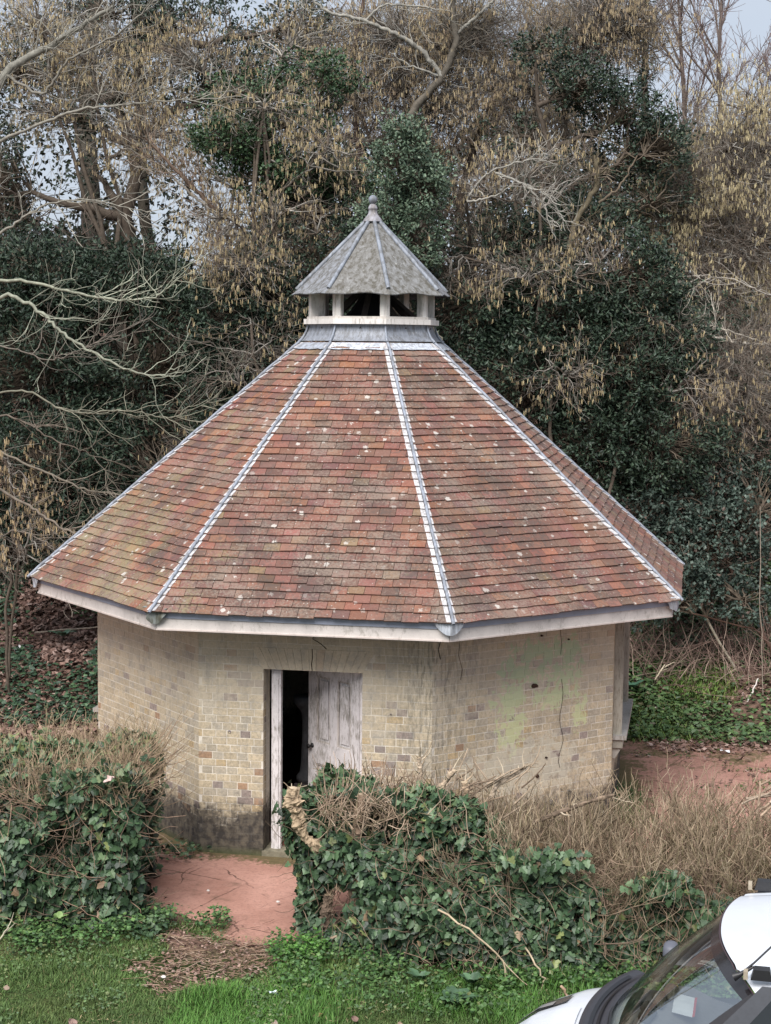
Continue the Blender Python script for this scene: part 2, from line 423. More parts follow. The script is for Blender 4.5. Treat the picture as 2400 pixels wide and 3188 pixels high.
def make_yard():
    # red concrete yard round the building, broken edge in front
    r = np.random.default_rng(2)
    pts = []
    front = [(-9, 14.6), (-3.6, 14.6), (-2.7, 14.6), (-2.3, 14.6), (-2.05, 14.75), (-1.72, 14.55), (-1.45, 14.2), (-1.25, 13.86), (-.98, 13.90), (-.75, 13.80), (-.4, 13.95), (.6, 13.9), (2.4, 13.7), (4.5, 13.6), (9, 13.6)]
    back = [(9, 20.6), (6.2, 20.9), (5.0, 21.3), (4.2, 21.5), (3.4, 21.9), (2.4, 22.4), (1, 22.9), (-2, 22.9), (-3.2, 22.1), (-4.2, 21.3), (-9, 20.6)]
    poly = front + back
    for i in range(len(poly)):
        a = np.array(poly[i]); b = np.array(poly[(i + 1) % len(poly)]); n = max(2, int(np.linalg.norm(b - a) / .12))
        for t in range(n): pts.append(a + (b - a) * t / n + r.normal(0, .035, 2))
    me = bpy.data.meshes.new('yard')
    me.from_pydata([(p[0], p[1], .012) for p in pts], [], [list(range(len(pts)))]); me.update()
    m = M('red concrete', .9, .2)
    col = m.mix(m.rng(m.noise(1.2, 6, .7), .35, .65), (.33, .17, .13), (.48, .27, .215))
    col = m.mix(m.rng(m.noise(28, 5, .75), .5, .66, 0, .55), col, (.21, .12, .095))
    col = m.mix(m.rng(m.noise(3.0, 6, .75), .56, .68, 0, .6), col, (.17, .105, .075))
    # slab joints and cracks
    br = m.node('ShaderNodeTexBrick'); mp_ = m.node('ShaderNodeMapping'); mp_.inputs['Rotation'].default_value = (0, 0, .5); m.link(m.pos(), mp_.inputs[0])
    m.link(m.mix(.05, mp_.outputs[0], m.noise(3, 3, color=True)), br.inputs['Vector'])
    br.inputs['Scale'].default_value = 1; br.inputs['Brick Width'].default_value = 1.25; br.inputs['Row Height'].default_value = .95; br.inputs['Mortar Size'].default_value = .008
    crack = m.math('MULTIPLY', br.outputs['Fac'], m.rng(m.noise(2.5, 3), .38, .55))
    ce = m.voro(1.1, m.mix(.12, m.pos(), m.noise(4, 4, color=True)), 'DISTANCE_TO_EDGE')
    crack = m.math('MAXIMUM', crack, m.math('MULTIPLY', m.rng(ce, .003, .008, 1, 0), m.rng(m.noise(1.1, 3), .48, .55)))
    col = m.mix(m.math('MULTIPLY', crack, .75), col, (.07, .04, .03))
    # moss and dirt along the foot of the walls and in patches
    x, y, z = m.sep(m.pos())
    dx = m.math('SUBTRACT', x, BX); dy = m.math('SUBTRACT', y, BY)
    rad = m.math('SQRT', m.math('ADD', m.math('MULTIPLY', dx, dx), m.math('MULTIPLY', dy, dy)))
    mo = m.math('ADD', m.rng(rad, 2.9, 3.7, .26, -.04), m.math('ADD', m.math('MULTIPLY', m.noise(2.4, 5, .7), .5), m.math('MULTIPLY', m.noise(22, 5, .8), .45)))
    mo = m.math('ADD', mo, m.math('ADD', m.rng(y, 18.6, 20.8, 0, .21), m.math('ADD', m.rng(y, 13.9, 14.5, .07, 0), m.math('MULTIPLY', m.rng(x, -2.2, -1.4, .05, 0), m.rng(y, 14.6, 15.4, 1, 0)))))
    col = m.mix(m.rng(mo, .60, .68, 0, .85), col, m.mix(m.noise(20, 3), (.045, .045, .018), (.12, .11, .04)))
    m.base(col); m.bump(m.math('SUBTRACT', m.noise(25, 5), crack), .5, .015)
    me.materials.append(m.m)
    o = bpy.data.objects.new('yard', me); C.objects.link(o); tag(o, kind='structure')
make_yard()

# ------------------------------------------------------------------ the octagonal building
bld = thing('octagonal_building', 'octagonal buff brick outbuilding with red tiled roof, lead hips and white louvre cupola', 'building', (BX, BY, 0), PHI)
W_TOP = 2.40
def facef(j):
    a = R(45 * (j - 1)); return np.array([math.sin(a), -math.cos(a), 0]), np.array([math.cos(a), math.sin(a), 0])
def wpt(j, s, z, off=0.0):
    n, t = facef(j); return n * (RW * C8 + off) + t * (s - SIDE / 2) + np.array([0, 0, z])
DO = (.668, 1.675, 1.92)        # door opening s0,s1,top
LT = (.545, 1.80, 2.135)        # flat arch top
ARCH_H = LT[2] - DO[2]
WT = .26
def wall_box(g, j, s0, s1, z0, z1, o0=-WT, o1=0.0, c=(1, 1, 1), mit=False):
    def q(s, z, o):
        ss = s
        if mit:
            if s <= 1e-6: ss = s - o * T8
            if s >= SIDE - 1e-6: ss = s + o * T8
        return wpt(j, ss, z, o)
    return g.hexa([q(s0, z0, o1), q(s1, z0, o1), q(s1, z0, o0), q(s0, z0, o0), q(s0, z1, o1), q(s1, z1, o1), q(s1, z1, o0), q(s0, z1, o0)], c)
WIN = (.35, 1.95, 1.02, 2.22)
for j in range(8):
    g = Geo()
    if j == 1:
        wall_box(g, 1, 0, DO[0], -.1, W_TOP, mit=True); wall_box(g, 1, DO[1], SIDE, -.1, W_TOP, mit=True)
        wall_box(g, 1, DO[0], DO[1], DO[2], W_TOP)
        wall_box(g, 1, DO[0], DO[1], -.1, .02)
    elif j in (3, 7):
        wall_box(g, j, 0, WIN[0], -.1, W_TOP, mit=True); wall_box(g, j, WIN[1], SIDE, -.1, W_TOP, mit=True)
        wall_box(g, j, WIN[0], WIN[1], WIN[3], W_TOP); wall_box(g, j, WIN[0], WIN[1], -.1, WIN[2])
    else: wall_box(g, j, 0, SIDE, -.1, W_TOP, mit=True)
    w = g.build('wall', mat_mortar, bld)

# bricks: Flemish bond, 225 x 75 mm module
COURSE = .075; PER = .3385
bricks = []
brr = np.random.default_rng(11)
def brick_tint(j, z):
    u = brr.random()
    if u < .66: c = np.array([.50, .42, .295])
    elif u < .90: c = np.array([.44, .385, .295])
    elif u < .955: c = np.array([.30, .245, .215])
    elif u < .985: c = np.array([.48, .37, .22])
    else: c = np.array([.36, .235, .15])
    return c * brr.uniform(.88, 1.10)
for j in range(8):
    for i in range(-1, 33):
        z0 = i * COURSE + .009; z1 = z0 + .066
        if z1 > W_TOP: z1 = W_TOP - .002
        if z1 - z0 < .02: continue
        cyc = ((.112, .139, .112, .139, .110), (.214, .110, .148, .110, .172))[i % 2]
        xs = []; s = -.07 - .11 * (i % 4 > 1) + brr.normal(0, .004); q_ = 0
        while s < SIDE:
            xs.append((s, s + cyc[q_ % 5])); s += cyc[q_ % 5]; q_ += 1
        bl = [(0, SIDE)]
        zm = (z0 + z1) / 2
        if j == 1:
            if zm < DO[2]: bl = [(0, DO[0]), (DO[1], SIDE)]
            elif zm < LT[2]:
                t = (zm - DO[2]) / ARCH_H; bl = [(0, DO[0] + (LT[0] - DO[0]) * t - .004), (DO[1] + (LT[1] - DO[1]) * t + .004, SIDE)]
        if j in (3, 7) and WIN[2] < zm < WIN[3]: bl = [(0, WIN[0]), (WIN[1], SIDE)]
        for (a, b) in xs:
            for (lo, hi) in bl:
                s0 = max(a + .0045, lo + (.0 if lo > 0 else 0)); s1 = min(b - .0045, hi)
                if s1 - s0 < .03: continue
                jt = brr.normal(0, .0012, 4)
                o = .0022 + brr.uniform(-.0010, .0018)
                e0 = o * T8 if s0 <= 1e-6 else 0; e1 = o * T8 if s1 >= SIDE - 1e-6 else 0
                zb, zt = z0 + jt[0], z1 + jt[1]
                P = np.array([wpt(j, s0 - e0, zb, o), wpt(j, s1 + e1, zb, o), wpt(j, s1, zb, -.02), wpt(j, s0, zb, -.02),
                              wpt(j, s0 - e0, zt, o), wpt(j, s1 + e1, zt, o), wpt(j, s1, zt, -.02), wpt(j, s0, zt, -.02)])
                bricks.append((P, brick_tint(j, zm), j))
# reveal bricks on the left jamb of the door (seen through the opening)
for i in range(0, 26):
    z0 = i * COURSE + .009; z1 = min(z0 + .066, DO[2] - .003)
    if z1 - z0 < .03: continue
    for (a, b) in (((.006, .100),) if i % 2 else ((.006, .045), (.054, .100))):
        for (sg, s_) in ((1, DO[0]), (-1, DO[1])):
            o = .003
            P = np.array([wpt(1, s_ + sg * o, z0, -b), wpt(1, s_ + sg * o, z0, -a), wpt(1, s_ - sg * .02, z0, -a), wpt(1, s_ - sg * .02, z0, -b),
                          wpt(1, s_ + sg * o, z1, -b), wpt(1, s_ + sg * o, z1, -a), wpt(1, s_ - sg * .02, z1, -a), wpt(1, s_ - sg * .02, z1, -b)])
            bricks.append((P, brick_tint(1, 1) * .9, 9))
def score(P, j, kind):
    x, y = proj(toworld(P))
    if kind == 'brick':
        q = [0, 1, 5, 4]
    else: q = [4, 5, 6, 7]
    a = 0
    for u in range(4):
        v = (u + 1) % 4; a += x[q[u]] * y[q[v]] - x[q[v]] * y[q[u]]
    a = abs(a) / 2
    cx, cy = x.mean(), y.mean()
    if kind == 'brick':
        if j not in (0, 1, 2): return 0
        hid = (cx < 540 and cy > 2300) or (cx > 950 and cy > 2440)
        if cy < 1985: hid = True
        if j == 1: a *= 1.4
        if hid: a *= .05
    else:
        if j not in (0, 1, 2, 3): return 0
    return a
def parts_or_stuff(items, name, stuffname, mat, parent, kind, limit=300):
    sc_ = np.array([score(P, j, kind) for P, c, j in items]); order = np.argsort(-sc_)
    ind = set(order[:limit].tolist()); g = Geo()
    for i, (P, c, j) in enumerate(items):
        if i in ind:
            cen = P.mean(0); Geo().hexa(P, c).build(name, mat, parent, loc=cen)
        else: g.hexa(P, c)
    if g.v: stuff(g.build(stuffname, mat, parent))
parts_or_stuff(bricks, 'brick', 'brickwork', mat_brick, bld, 'brick')

# flat gauged arch over the door
lint = Geo(); nv = 15
wall_box(lint, 1, DO[0] - .05, DO[1] + .05, DO[2] + .004, LT[2] - .004, -.05, -.001)
lintel = lint.build('lintel', mat_mortar, bld)
for i in range(nv):
    a, b = i / nv, (i + 1) / nv; e = .0025 if i != 7 else .006
    f0 = lambda t, top: (LT[0] + (LT[1] - LT[0]) * t) if top else (DO[0] + (DO[1] - DO[0]) * t)
    o = .006 + brr.uniform(0, .0015)
    zb, zt = DO[2], LT[2]
    P = np.array([wpt(1, f0(a, 0) + e / 2, zb, o), wpt(1, f0(b, 0) - e / 2, zb, o), wpt(1, f0(b, 0) - e / 2, zb, -.10), wpt(1, f0(a, 0) + e / 2, zb, -.10),
                  wpt(1, f0(a, 1) + e / 2, zt, o), wpt(1, f0(b, 1) - e / 2, zt, o), wpt(1, f0(b, 1) - e / 2, zt, -.03), wpt(1, f0(a, 1) + e / 2, zt, -.03)])
    c = np.array([.56, .46, .32]) * brr.uniform(.93, 1.07)
    if i == 8: c = np.array([.42, .29, .19])
    Geo().hexa(P, c).build('voussoir', mat_brick, lintel, loc=P.mean(0))

# cracks in the walls
def crack(pts, j, w=.006):
    P = np.array([wpt(j, s, z, .0075) for s, z in pts]); Geo().tube(P, np.full(len(P), w / 2), 4, (.03, .022, .015)).build('crack', mat_dark, bld)
cr_ = np.random.default_rng(5)
crack([(1.19, 2.29), (1.17, 2.24), (1.22, 2.215), (1.26, 2.19), (1.31, 2.145)], 1, .007)
crack([(1.165, 2.14), (1.168, 2.05), (1.16, 1.99), (1.165, 1.92)], 1, .008)
z = 1.72; pts = []
for i in range(14): pts.append((1.655 + .02 * math.sin(i * .9) + cr_.normal(0, .008), z)); z -= .072
crack(pts, 2, .0045)
crack([(1.63, 2.33), (1.62, 2.22), (1.64, 2.1), (1.63, 1.98)], 2, .004)
crack([(.33, 2.28), (.31, 2.1), (.36, 1.95), (.34, 1.85)], 2, .004)
crack([(.09, 2.26), (.06, 2.18), (.09, 2.08)], 2, .008)
# old fixing holes with rusty pegs
for (s, z, r_) in ((1.27, 1.69, .022), (1.37, 2.2, .012), (1.73, 2.13, .010), (1.35, .74, .022), (1.46, .92, .012)):
    n, t = facef(2); c0 = wpt(2, s, z, 0)
    P = np.array([c0, c0 + n * .012, c0 + n * .02 + t * .012])
    Geo().tube(P, np.array([[r_, r_ * .9, r_ * .5]]), 7, (.045, .025, .018)).build('iron_peg', mat_bark, bld)
n, t = facef(2); c0 = wpt(2, 1.27, 1.69, .006); Geo().tube(np.array([c0, c0 + t * .04, c0 + t * .065 - np.array([0, 0, .01])]), np.array([[.024, .02, .008]]), 7, (.05, .028, .02)).build('iron_peg', mat_bark, bld)
for (s, z) in ((1.96, 1.52),):
    c0 = wpt(1, s, z, 0); Geo().tube(np.array([c0, c0 + facef(1)[0] * .01]), np.array([[.012, .008]]), 8, (.12, .09, .13)).build('fixing_plug', mat_bark, bld)
c0 = wpt(1, .32, 1.26, 0); Geo().tube(np.array([c0, c0 + facef(1)[0] * .008]), np.array([[.02, .012]]), 7, (.16, .14, .16)).build('fixing_plug', mat_bark, bld)

# door frame, leaf, step
white = (.70, .66, .655)
fr = Geo(); FO = -.105
wall_box(fr, 1, .726, .822, .05, 1.90, FO - .07, FO, white)
wall_box(fr, 1, .745, .80, .06, 1.89, FO, FO + .012, white)
fr.build('door_frame', mat_door, bld)
fr = Geo(); wall_box(fr, 1, 1.632, 1.675, .05, 1.90, FO - .07, FO, white)
fr.build('door_frame', mat_door, bld)
fr = Geo(); wall_box(fr, 1, DO[0], DO[1], 1.90, 1.94, FO - .07, FO, white)
fr.build('door_head', mat_door, bld)
wall_box(Geo(), 1, DO[0] - .01, DO[1] + .01, -.02, .065, -.32, .01, (.20, .18, .13)).build('doorstep', mat_stone, bld)
n1, t1 = facef(1)
hinge = wpt(1, 1.632, 0, FO - .035); A = R(38)
dx_ = -t1 * math.cos(A) - n1 * math.sin(A)      # towards the free edge
dn_ = n1 * math.cos(A) - t1 * math.sin(A)       # outside face normal
DW = .80
def dpt(u, z, o): return hinge + dx_ * u + dn_ * o + np.array([0, 0, z])
def dbox(g, u0, u1, z0, z1, o0, o1, c=white):
    return g.hexa([dpt(u0, z0, o1), dpt(u1, z0, o1), dpt(u1, z0, o0), dpt(u0, z0, o0), dpt(u0, z1, o1), dpt(u1, z1, o1), dpt(u1, z1, o0), dpt(u0, z1, o0)], c)
g = Geo()
dbox(g, 0, DW, .08, 1.895, -.012, -.004)
stiles = [(0, .13), (DW - .13, DW), (DW / 2 - .055, DW / 2 + .055)]
for a, b in stiles: dbox(g, a, b, .08, 1.895, .004, .022)
rails = [(.08, .28), (.86, 1.08), (1.77, 1.895)]
for a, b in rails:
    for u0, u1 in ((.13, DW / 2 - .055), (DW / 2 + .055, DW - .13)): dbox(g, u0, u1, a, b, .004, .0215)
door = g.build('door', mat_door, bld)
for u0, u1 in ((.13, DW / 2 - .055), (DW / 2 + .055, DW - .13)):
    for z0, z1 in ((.28, .86), (1.08, 1.77)):
        p = Geo(); m_ = .018
        for q in (((u0, u1), (z0, z0 + m_)), ((u0, u1), (z1 - m_, z1)), ((u0, u0 + m_), (z0 + m_, z1 - m_)), ((u1 - m_, u1), (z0 + m_, z1 - m_))):
            dbox(p, q[0][0], q[0][1], q[1][0], q[1][1], .004, .014, (.55, .50, .46))
        dbox(p, u0 + .045, u1 - .045, z0 + .045, z1 - .045, .004, .010)
        p.build('door_panel', mat_door, door)
kc = dpt(DW - .065, 1.03, .022); k = Geo()
P = np.array([kc, kc + dn_ * .012, kc + dn_ * .035, kc + dn_ * .05, kc + dn_ * .062, kc + dn_ * .066])
k.tube(P, np.array([[.027, .012, .012, .027, .022, .004]]), 12, (.012, .011, .011)); k.build('door_knob', mat_black, door, smooth=True)

# inside: floor, pale pedestal, rubble
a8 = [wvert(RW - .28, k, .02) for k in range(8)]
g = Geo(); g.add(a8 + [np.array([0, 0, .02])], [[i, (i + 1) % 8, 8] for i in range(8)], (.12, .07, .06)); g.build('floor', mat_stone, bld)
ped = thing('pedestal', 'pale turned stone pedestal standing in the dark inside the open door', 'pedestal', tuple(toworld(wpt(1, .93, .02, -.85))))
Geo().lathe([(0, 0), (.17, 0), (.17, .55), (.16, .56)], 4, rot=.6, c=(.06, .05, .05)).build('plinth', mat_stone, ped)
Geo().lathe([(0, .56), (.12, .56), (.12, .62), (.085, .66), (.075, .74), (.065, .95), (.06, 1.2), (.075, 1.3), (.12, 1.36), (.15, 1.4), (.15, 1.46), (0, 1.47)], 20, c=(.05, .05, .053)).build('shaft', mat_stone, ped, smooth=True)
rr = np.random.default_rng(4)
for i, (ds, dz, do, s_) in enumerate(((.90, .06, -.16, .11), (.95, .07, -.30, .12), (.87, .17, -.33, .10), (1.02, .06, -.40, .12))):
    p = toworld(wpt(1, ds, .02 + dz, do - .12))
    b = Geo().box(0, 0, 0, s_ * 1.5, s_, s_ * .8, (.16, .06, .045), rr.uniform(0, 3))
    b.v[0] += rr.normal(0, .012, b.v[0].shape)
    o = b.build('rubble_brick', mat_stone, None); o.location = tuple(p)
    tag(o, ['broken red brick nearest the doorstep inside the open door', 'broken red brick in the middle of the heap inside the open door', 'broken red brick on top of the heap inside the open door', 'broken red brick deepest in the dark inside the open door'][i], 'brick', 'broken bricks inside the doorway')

# window on the right hand wall, projecting timber frame with bracketed sill; a second opposite
for j in (3, 7):
    g = Geo(); wc = (.40, .37, .31); o1 = .085
    wall_box(g, j, .22, .36, 1.0, 2.34, 0.004, o1, wc); wall_box(g, j, 1.94, 2.08, 1.0, 2.34, 0.004, o1, wc)
    wall_box(g, j, .36, 1.94, 2.22, 2.34, 0.004, o1, wc)
    wall_box(g, j, .24, .30, 1.0, 2.33, o1, o1 + .012, wc); wall_box(g, j, 2.0, 2.06, 1.0, 2.33, o1, o1 + .012, wc)
    win = g.build('window_frame', mat_door, bld)
    g = Geo(); wall_box(g, j, .16, 2.14, .955, 1.0, .004, .15, (.42, .40, .38)); wall_box(g, j, .19, 2.11, .86, .955, .004, .11, (.30, .28, .24)); g.build('sill', mat_door, win)
    for s_ in (.22, 1.98):
        g = Geo(); g.hexa([wpt(j, s_, .74, .03), wpt(j, s_ + .1, .74, .03), wpt(j, s_ + .1, .74, .004), wpt(j, s_, .74, .004), wpt(j, s_, .86, .10), wpt(j, s_ + .1, .86, .10), wpt(j, s_ + .1, .86, .004), wpt(j, s_, .86, .004)], (.38, .36, .32)); g.build('bracket', mat_door, win)
    for q in range(3):
        g = Geo(); wall_box(g, j, .37 + q * .527, .37 + q * .527 + .517, 1.01, 2.21, -.02, -.012, (.03, .035, .04)); g.build('pane', mat_black, win)

# eaves: soffit, fascia boards, grey edging strip
sof = Geo(); RI, RO = RW - .02, 3.725
for k in range(8):
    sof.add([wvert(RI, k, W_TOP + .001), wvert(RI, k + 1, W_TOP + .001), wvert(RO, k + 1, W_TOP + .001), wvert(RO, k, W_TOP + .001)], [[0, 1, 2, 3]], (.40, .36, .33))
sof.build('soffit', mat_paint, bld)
def ring(k, r0, r1, z0, z1, r0t=None, r1t=None, gap=0.0, c=(1, 1, 1), g=None):
    """one straight octagon segment, outer radius r1, mitred at the corners"""
    r0t = r0t or r0; r1t = r1t or r1; g = g or Geo()
    P = [wvert(r1, k, z0), wvert(r1, k + 1, z0), wvert(r0, k + 1, z0), wvert(r0, k, z0), wvert(r1t, k, z1), wvert(r1t, k + 1, z1), wvert(r0t, k + 1, z1), wvert(r0t, k, z1)]
    n, t = facef(k)
    if gap:
        for i in (0, 3, 4, 7): P[i] = P[i] + t * gap
        for i in (1, 2, 5, 6): P[i] = P[i] - t * gap
    return g.hexa(P, c)
for k in range(8):
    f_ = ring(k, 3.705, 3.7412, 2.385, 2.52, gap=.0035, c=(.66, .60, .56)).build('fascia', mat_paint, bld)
    ring(k, 3.70, 3.752, 2.372, 2.385, gap=.0035, c=(.58, .50, .46)).build('bead', mat_paint, f_)
    ring(k, 3.70, 3.758, 2.492, 2.553, r1t=3.766, gap=.002, c=(.30, .325, .40)).build('edging_strip', mat_pipe, bld)

# roof
AE, AT = RE * C8, RT * C8
SL = math.hypot(AE - AT, ZT - ZE); ca, sa = (AE - AT) / SL, (ZT - ZE) / SL
APRON = .12
def rpt(j, x, s, h=0.0):
    """x across the slope, s up the slope from the eave, h above it"""
    n, t = facef(j); a = AE - s * ca + h * sa; return n * a + t * x + np.array([0, 0, ZE - .030 + s * sa + h * ca])
g = Geo()
for j in range(8):
    hw0, hw1 = (AE - .03) * T8, AT * T8
    g.add([rpt(j, -hw0, .02, -.004), rpt(j, hw0, .02, -.004), rpt(j, hw1, SL, -.004), rpt(j, -hw1, SL, -.004)], [[0, 1, 2, 3]], (.05, .035, .03))
roof = g.build('roof', mat_dark, bld)
tiles = []
tr = np.random.default_rng(21); GA = .1; TW = .1665
NR = int((SL - APRON + .02) / GA) + 1
pal = np.array([[.245, .105, .075], [.225, .105, .078], [.20, .095, .074], [.18, .09, .074], [.16, .088, .072], [.13, .078, .066], [.295, .125, .075], [.205, .14, .09]])
pal = pal * .72 + np.array([.205, .103, .076]) * .28
pw = {0: [.20, .18, .15, .10, .08, .06, .13, .10], 1: [.10, .14, .20, .20, .16, .12, .03, .05], 2: [.13, .16, .20, .18, .15, .09, .04, .05], 3: [.12, .18, .22, .18, .12, .08, .04, .06]}
for j in range(8):
    pp = np.array(pw.get(j, pw[1])); pp = pp / pp.sum()
    for i in range(NR):
        s0 = i * GA - .012 * (i == 0); s1 = i * GA + GA + .02
        hw = lambda s: (AE - s * ca) * T8 - .004
        o = (i % 2) * TW / 2 + tr.uniform(-.012, .012) - TW * 11
        wave = .004 * math.sin(i * 1.7 + j)
        x = o
        while x < 2:
            w_ = TW * tr.uniform(.985, 1.015)
            x0, x1 = x + .002, x + w_ - .0022; x += w_
            b0, b1 = max(x0, -hw(s0)), min(x1, hw(s0)); u0, u1 = max(x0, -hw(s1)), min(x1, hw(s1))
            if b1 - b0 < .025: continue
            if u1 < u0: u0 = u1 = (u0 + u1) / 2 if abs(u0 + u1) / 2 < hw(s1) else math.copysign(hw(s1), x0)
            ds = tr.normal(0, .0042) - (tr.random() > .985) * .012 + .004 * math.sin(x * 3 + i * .8); lift = .030 + max(0, tr.normal(0, .0025)); tw = tr.normal(0, .0015)
            th = .013
            P = np.array([rpt(j, b0, s0 + ds + tw, lift - th), rpt(j, b1, s0 + ds - tw, lift - th), rpt(j, u1, s1, .001), rpt(j, u0, s1, .001),
                          rpt(j, b0, s0 + ds + tw, lift), rpt(j, b1, s0 + ds - tw, lift), rpt(j, u1, s1, .0125), rpt(j, u0, s1, .0125)])
            edge = min(abs(b0 + hw(s0)), abs(b1 - hw(s0)))
            q = pp.copy()
            if edge < .2: q[0] *= 2; q[6] *= 3; q /= q.sum()
            c = pal[tr.choice(8, p=q)] * tr.uniform(.85, 1.15) * np.array([1, tr.uniform(.93, 1.1), tr.uniform(.92, 1.1)])
            tiles.append((P, c, j))
parts_or_stuff(tiles, 'tile', 'tile_courses', mat_tile, roof, 'tile')

# lead at the hips: stepped soakers each side of a round roll
soak = Geo(); lr = np.random.default_rng(8)
for k in range(8):
    roll = []
    for i in range(NR):
        s0 = i * GA - .004; s1 = s0 + GA + .01
        for side in (-1, 1):
            j = k if side == 1 else k - 1        # slope to the right of vertex k is j=k
            def ep(s, d, h):
                hw_ = (AE - s * ca) * T8; x = -hw_ + d if side == 1 else hw_ - d
                return rpt(j, x, s, h)
            wdt = .046 + lr.normal(0, .002)
            P = [ep(s0, 0, .030), ep(s0, wdt, .030), ep(s1, wdt, .012), ep(s1, 0, .012), ep(s0, 0, .037), ep(s0, wdt, .037), ep(s1, wdt, .019), ep(s1, 0, .019)]
            if side == -1: P = [P[1], P[0], P[3], P[2], P[5], P[4], P[7], P[6]]
            P = np.array(P); c = np.array([1.16, 1.06, .98]) * lr.uniform(.85, 1.12)
            if k in (1, 2, 3): Geo().hexa(P, c).build('soaker', mat_lead_bright, roof, loc=P.mean(0))
            else: soak.hexa(P, c)
    ss = np.linspace(-.03, SL - .01, 50)
    P = np.array([rpt(k, -(AE - s * ca) * T8, s, .040 - .006 * ((s / GA) % 1)) for s in ss]) + lr.normal(0, .0012, (50, 3))
    Geo().tube(P, np.full(50, .016), 8, (.82, .83, .87)).build('hip_roll', mat_lead, roof, smooth=True)
    # crumpled lead cap over the foot of the hip
    big = k != 1
    m_, n_ = 9, 15; G_ = np.zeros((m_, n_, 3)); v0 = wvert(1, k)
    for a_ in range(m_):
        for b_ in range(n_):
            t_ = b_ / (n_ - 1) * 2 - 1; d_ = a_ / (m_ - 1)
            tl, tr_ = facef(k - 1)[1], facef(k)[1]
            along = (tl * t_ if t_ < 0 else tr_ * t_) * .16
            drop = (1 - abs(t_) ** 2.2) * .115 + .035
            if d_ < .35: q = wvert(3.72 + .25 * d_, k, 2.588)
            else: q = wvert(3.81 - .015 * (d_ - .35), k, 2.588 - (d_ - .35) / .65 * drop)
            nz = (vnoise(np.array([t_ * 3 + k * 7, d_ * 3, k]), 1.3) - .5) * (.03 if big else .07)
            G_[a_, b_] = q + along + v0 * nz + np.array([0, 0, nz * .3])
    cp = Geo().grid(G_, (1, 1, 1) if big else (.8, .85, .78)); cp.grid((G_ - v0 * .004)[::-1], (.8, .8, .8)); cp.build('hip_cap', mat_lead_bright if big else mat_lead_brown, roof, smooth=True)
if soak.v: stuff(soak.build('soaker_courses', mat_lead_bright, roof))

# lead apron and curved upstand round the foot of the cupola
for j in range(8):
    g = Geo(); mm = 10; hw = lambda s: (AE - s * ca) * T8 + .002
    G_ = np.zeros((3, mm, 3))
    for a_, s in enumerate((SL - APRON, SL - APRON * .5, SL + .002)):
        for b_ in range(mm):
            x = (b_ / (mm - 1) * 2 - 1) * hw(s); jag = (.006 * math.sin(b_ * 2.1 + j) + lr.normal(0, .003)) if a_ == 0 else 0
            G_[a_, b_] = rpt(j, x, s + jag, .034 - .008 * a_)
    g.grid(G_, (1.05, 1.05, 1.07)); g.build('apron', mat_lead_bright if j not in (0,) else mat_lead, roof)
    prof = [(RT + .012, ZT + .002), (RT - .01, ZT + .022), (.762, ZT + .06), (.735, ZT + .11), (.722, ZT + .16), (.718, 5.372)]
    G_ = np.array([[wvert(r_, j, z_) * (1 - u) + wvert(r_, j + 1, z_) * u for u in (0, .25, .5, .75, 1)] for r_, z_ in prof])
    up = Geo().grid(G_, (1, 1, 1)); up.build('upstand', mat_lead_dark, bld)
for k in range(8):
    P = np.array([wvert(r_, k, z_) for r_, z_ in ((.838, 5.172), (.81, 5.195), (.776, 5.245), (.75, 5.30), (.733, 5.36))])
    Geo().tube(P, np.array([[.016, .018, .014, .012, .011]]), 6, (.8, .82, .86)).build('upstand_seam', mat_lead, bld, smooth=True)

# cupola
for k in range(8):
    s_ = ring(k, .62, .7845, 5.367, 5.425, gap=.001, c=(.74, .70, .66)).build('cupola_sill', mat_post, bld)
    ring(k, .62, .748, 5.425, 5.452, gap=.001, c=(.63, .58, .53)).build('sill_ledge', mat_post, s_)
    # corner post with two faces and corner beads
    z0, z1 = 5.452, 5.79; Rp = .722; v = wvert(1, k)[:2]; tl, tr_ = -facef(k - 1)[1], facef(k)[1]
    o_ = v * Rp; i_ = v * (Rp - .085)
    cor = [o_, o_ + tr_[:2] * .06, i_ + tr_[:2] * .038, i_ + tl[:2] * .038, o_ + tl[:2] * .06]
    P = [np.array([c_[0], c_[1], z]) for z in (z0, z1) for c_ in cor]
    g = Geo(); g.add(P, [[i, (i + 1) % 5, 5 + (i + 1) % 5, 5 + i] for i in range(5)], (.70, .66, .62))
    po = g.build('cupola_post', mat_post, bld)
    for dr in (tl, tr_):
        nb = np.array([dr[1], -dr[0], 0]); nb = nb if nb[:2] @ v > 0 else -nb
        c0 = np.array([*o_, 0]) + dr * .030 + nb * .003; h_ = .022
        g = Geo().hexa([c0 - dr * h_ + nb * .006 + [0, 0, z0], c0 + dr * h_ + nb * .006 + [0, 0, z0], c0 + dr * h_ - nb * .004 + [0, 0, z0], c0 - dr * h_ - nb * .004 + [0, 0, z0],
                        c0 - dr * h_ + nb * .006 + [0, 0, z1], c0 + dr * h_ + nb * .006 + [0, 0, z1], c0 + dr * h_ - nb * .004 + [0, 0, z1], c0 - dr * h_ - nb * .004 + [0, 0, z1]], (.74, .70, .66))
        g.build('post_facing', mat_post, po)
    ring(k, .60, .735, 5.742, 5.80, gap=.001, c=(.12, .10, .09)).build('cupola_head', mat_wood, bld)
# rafters meeting inside the lantern
for k in range(8):
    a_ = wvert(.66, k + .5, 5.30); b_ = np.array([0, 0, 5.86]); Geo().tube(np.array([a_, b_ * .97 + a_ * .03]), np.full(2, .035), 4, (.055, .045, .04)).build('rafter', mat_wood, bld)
Geo().lathe([(.60, 5.20), (.30, 5.48), (.13, 5.66), (.10, 5.80)], 8, c=(.02, .018, .018)).build('vent_hood', mat_dark, bld)
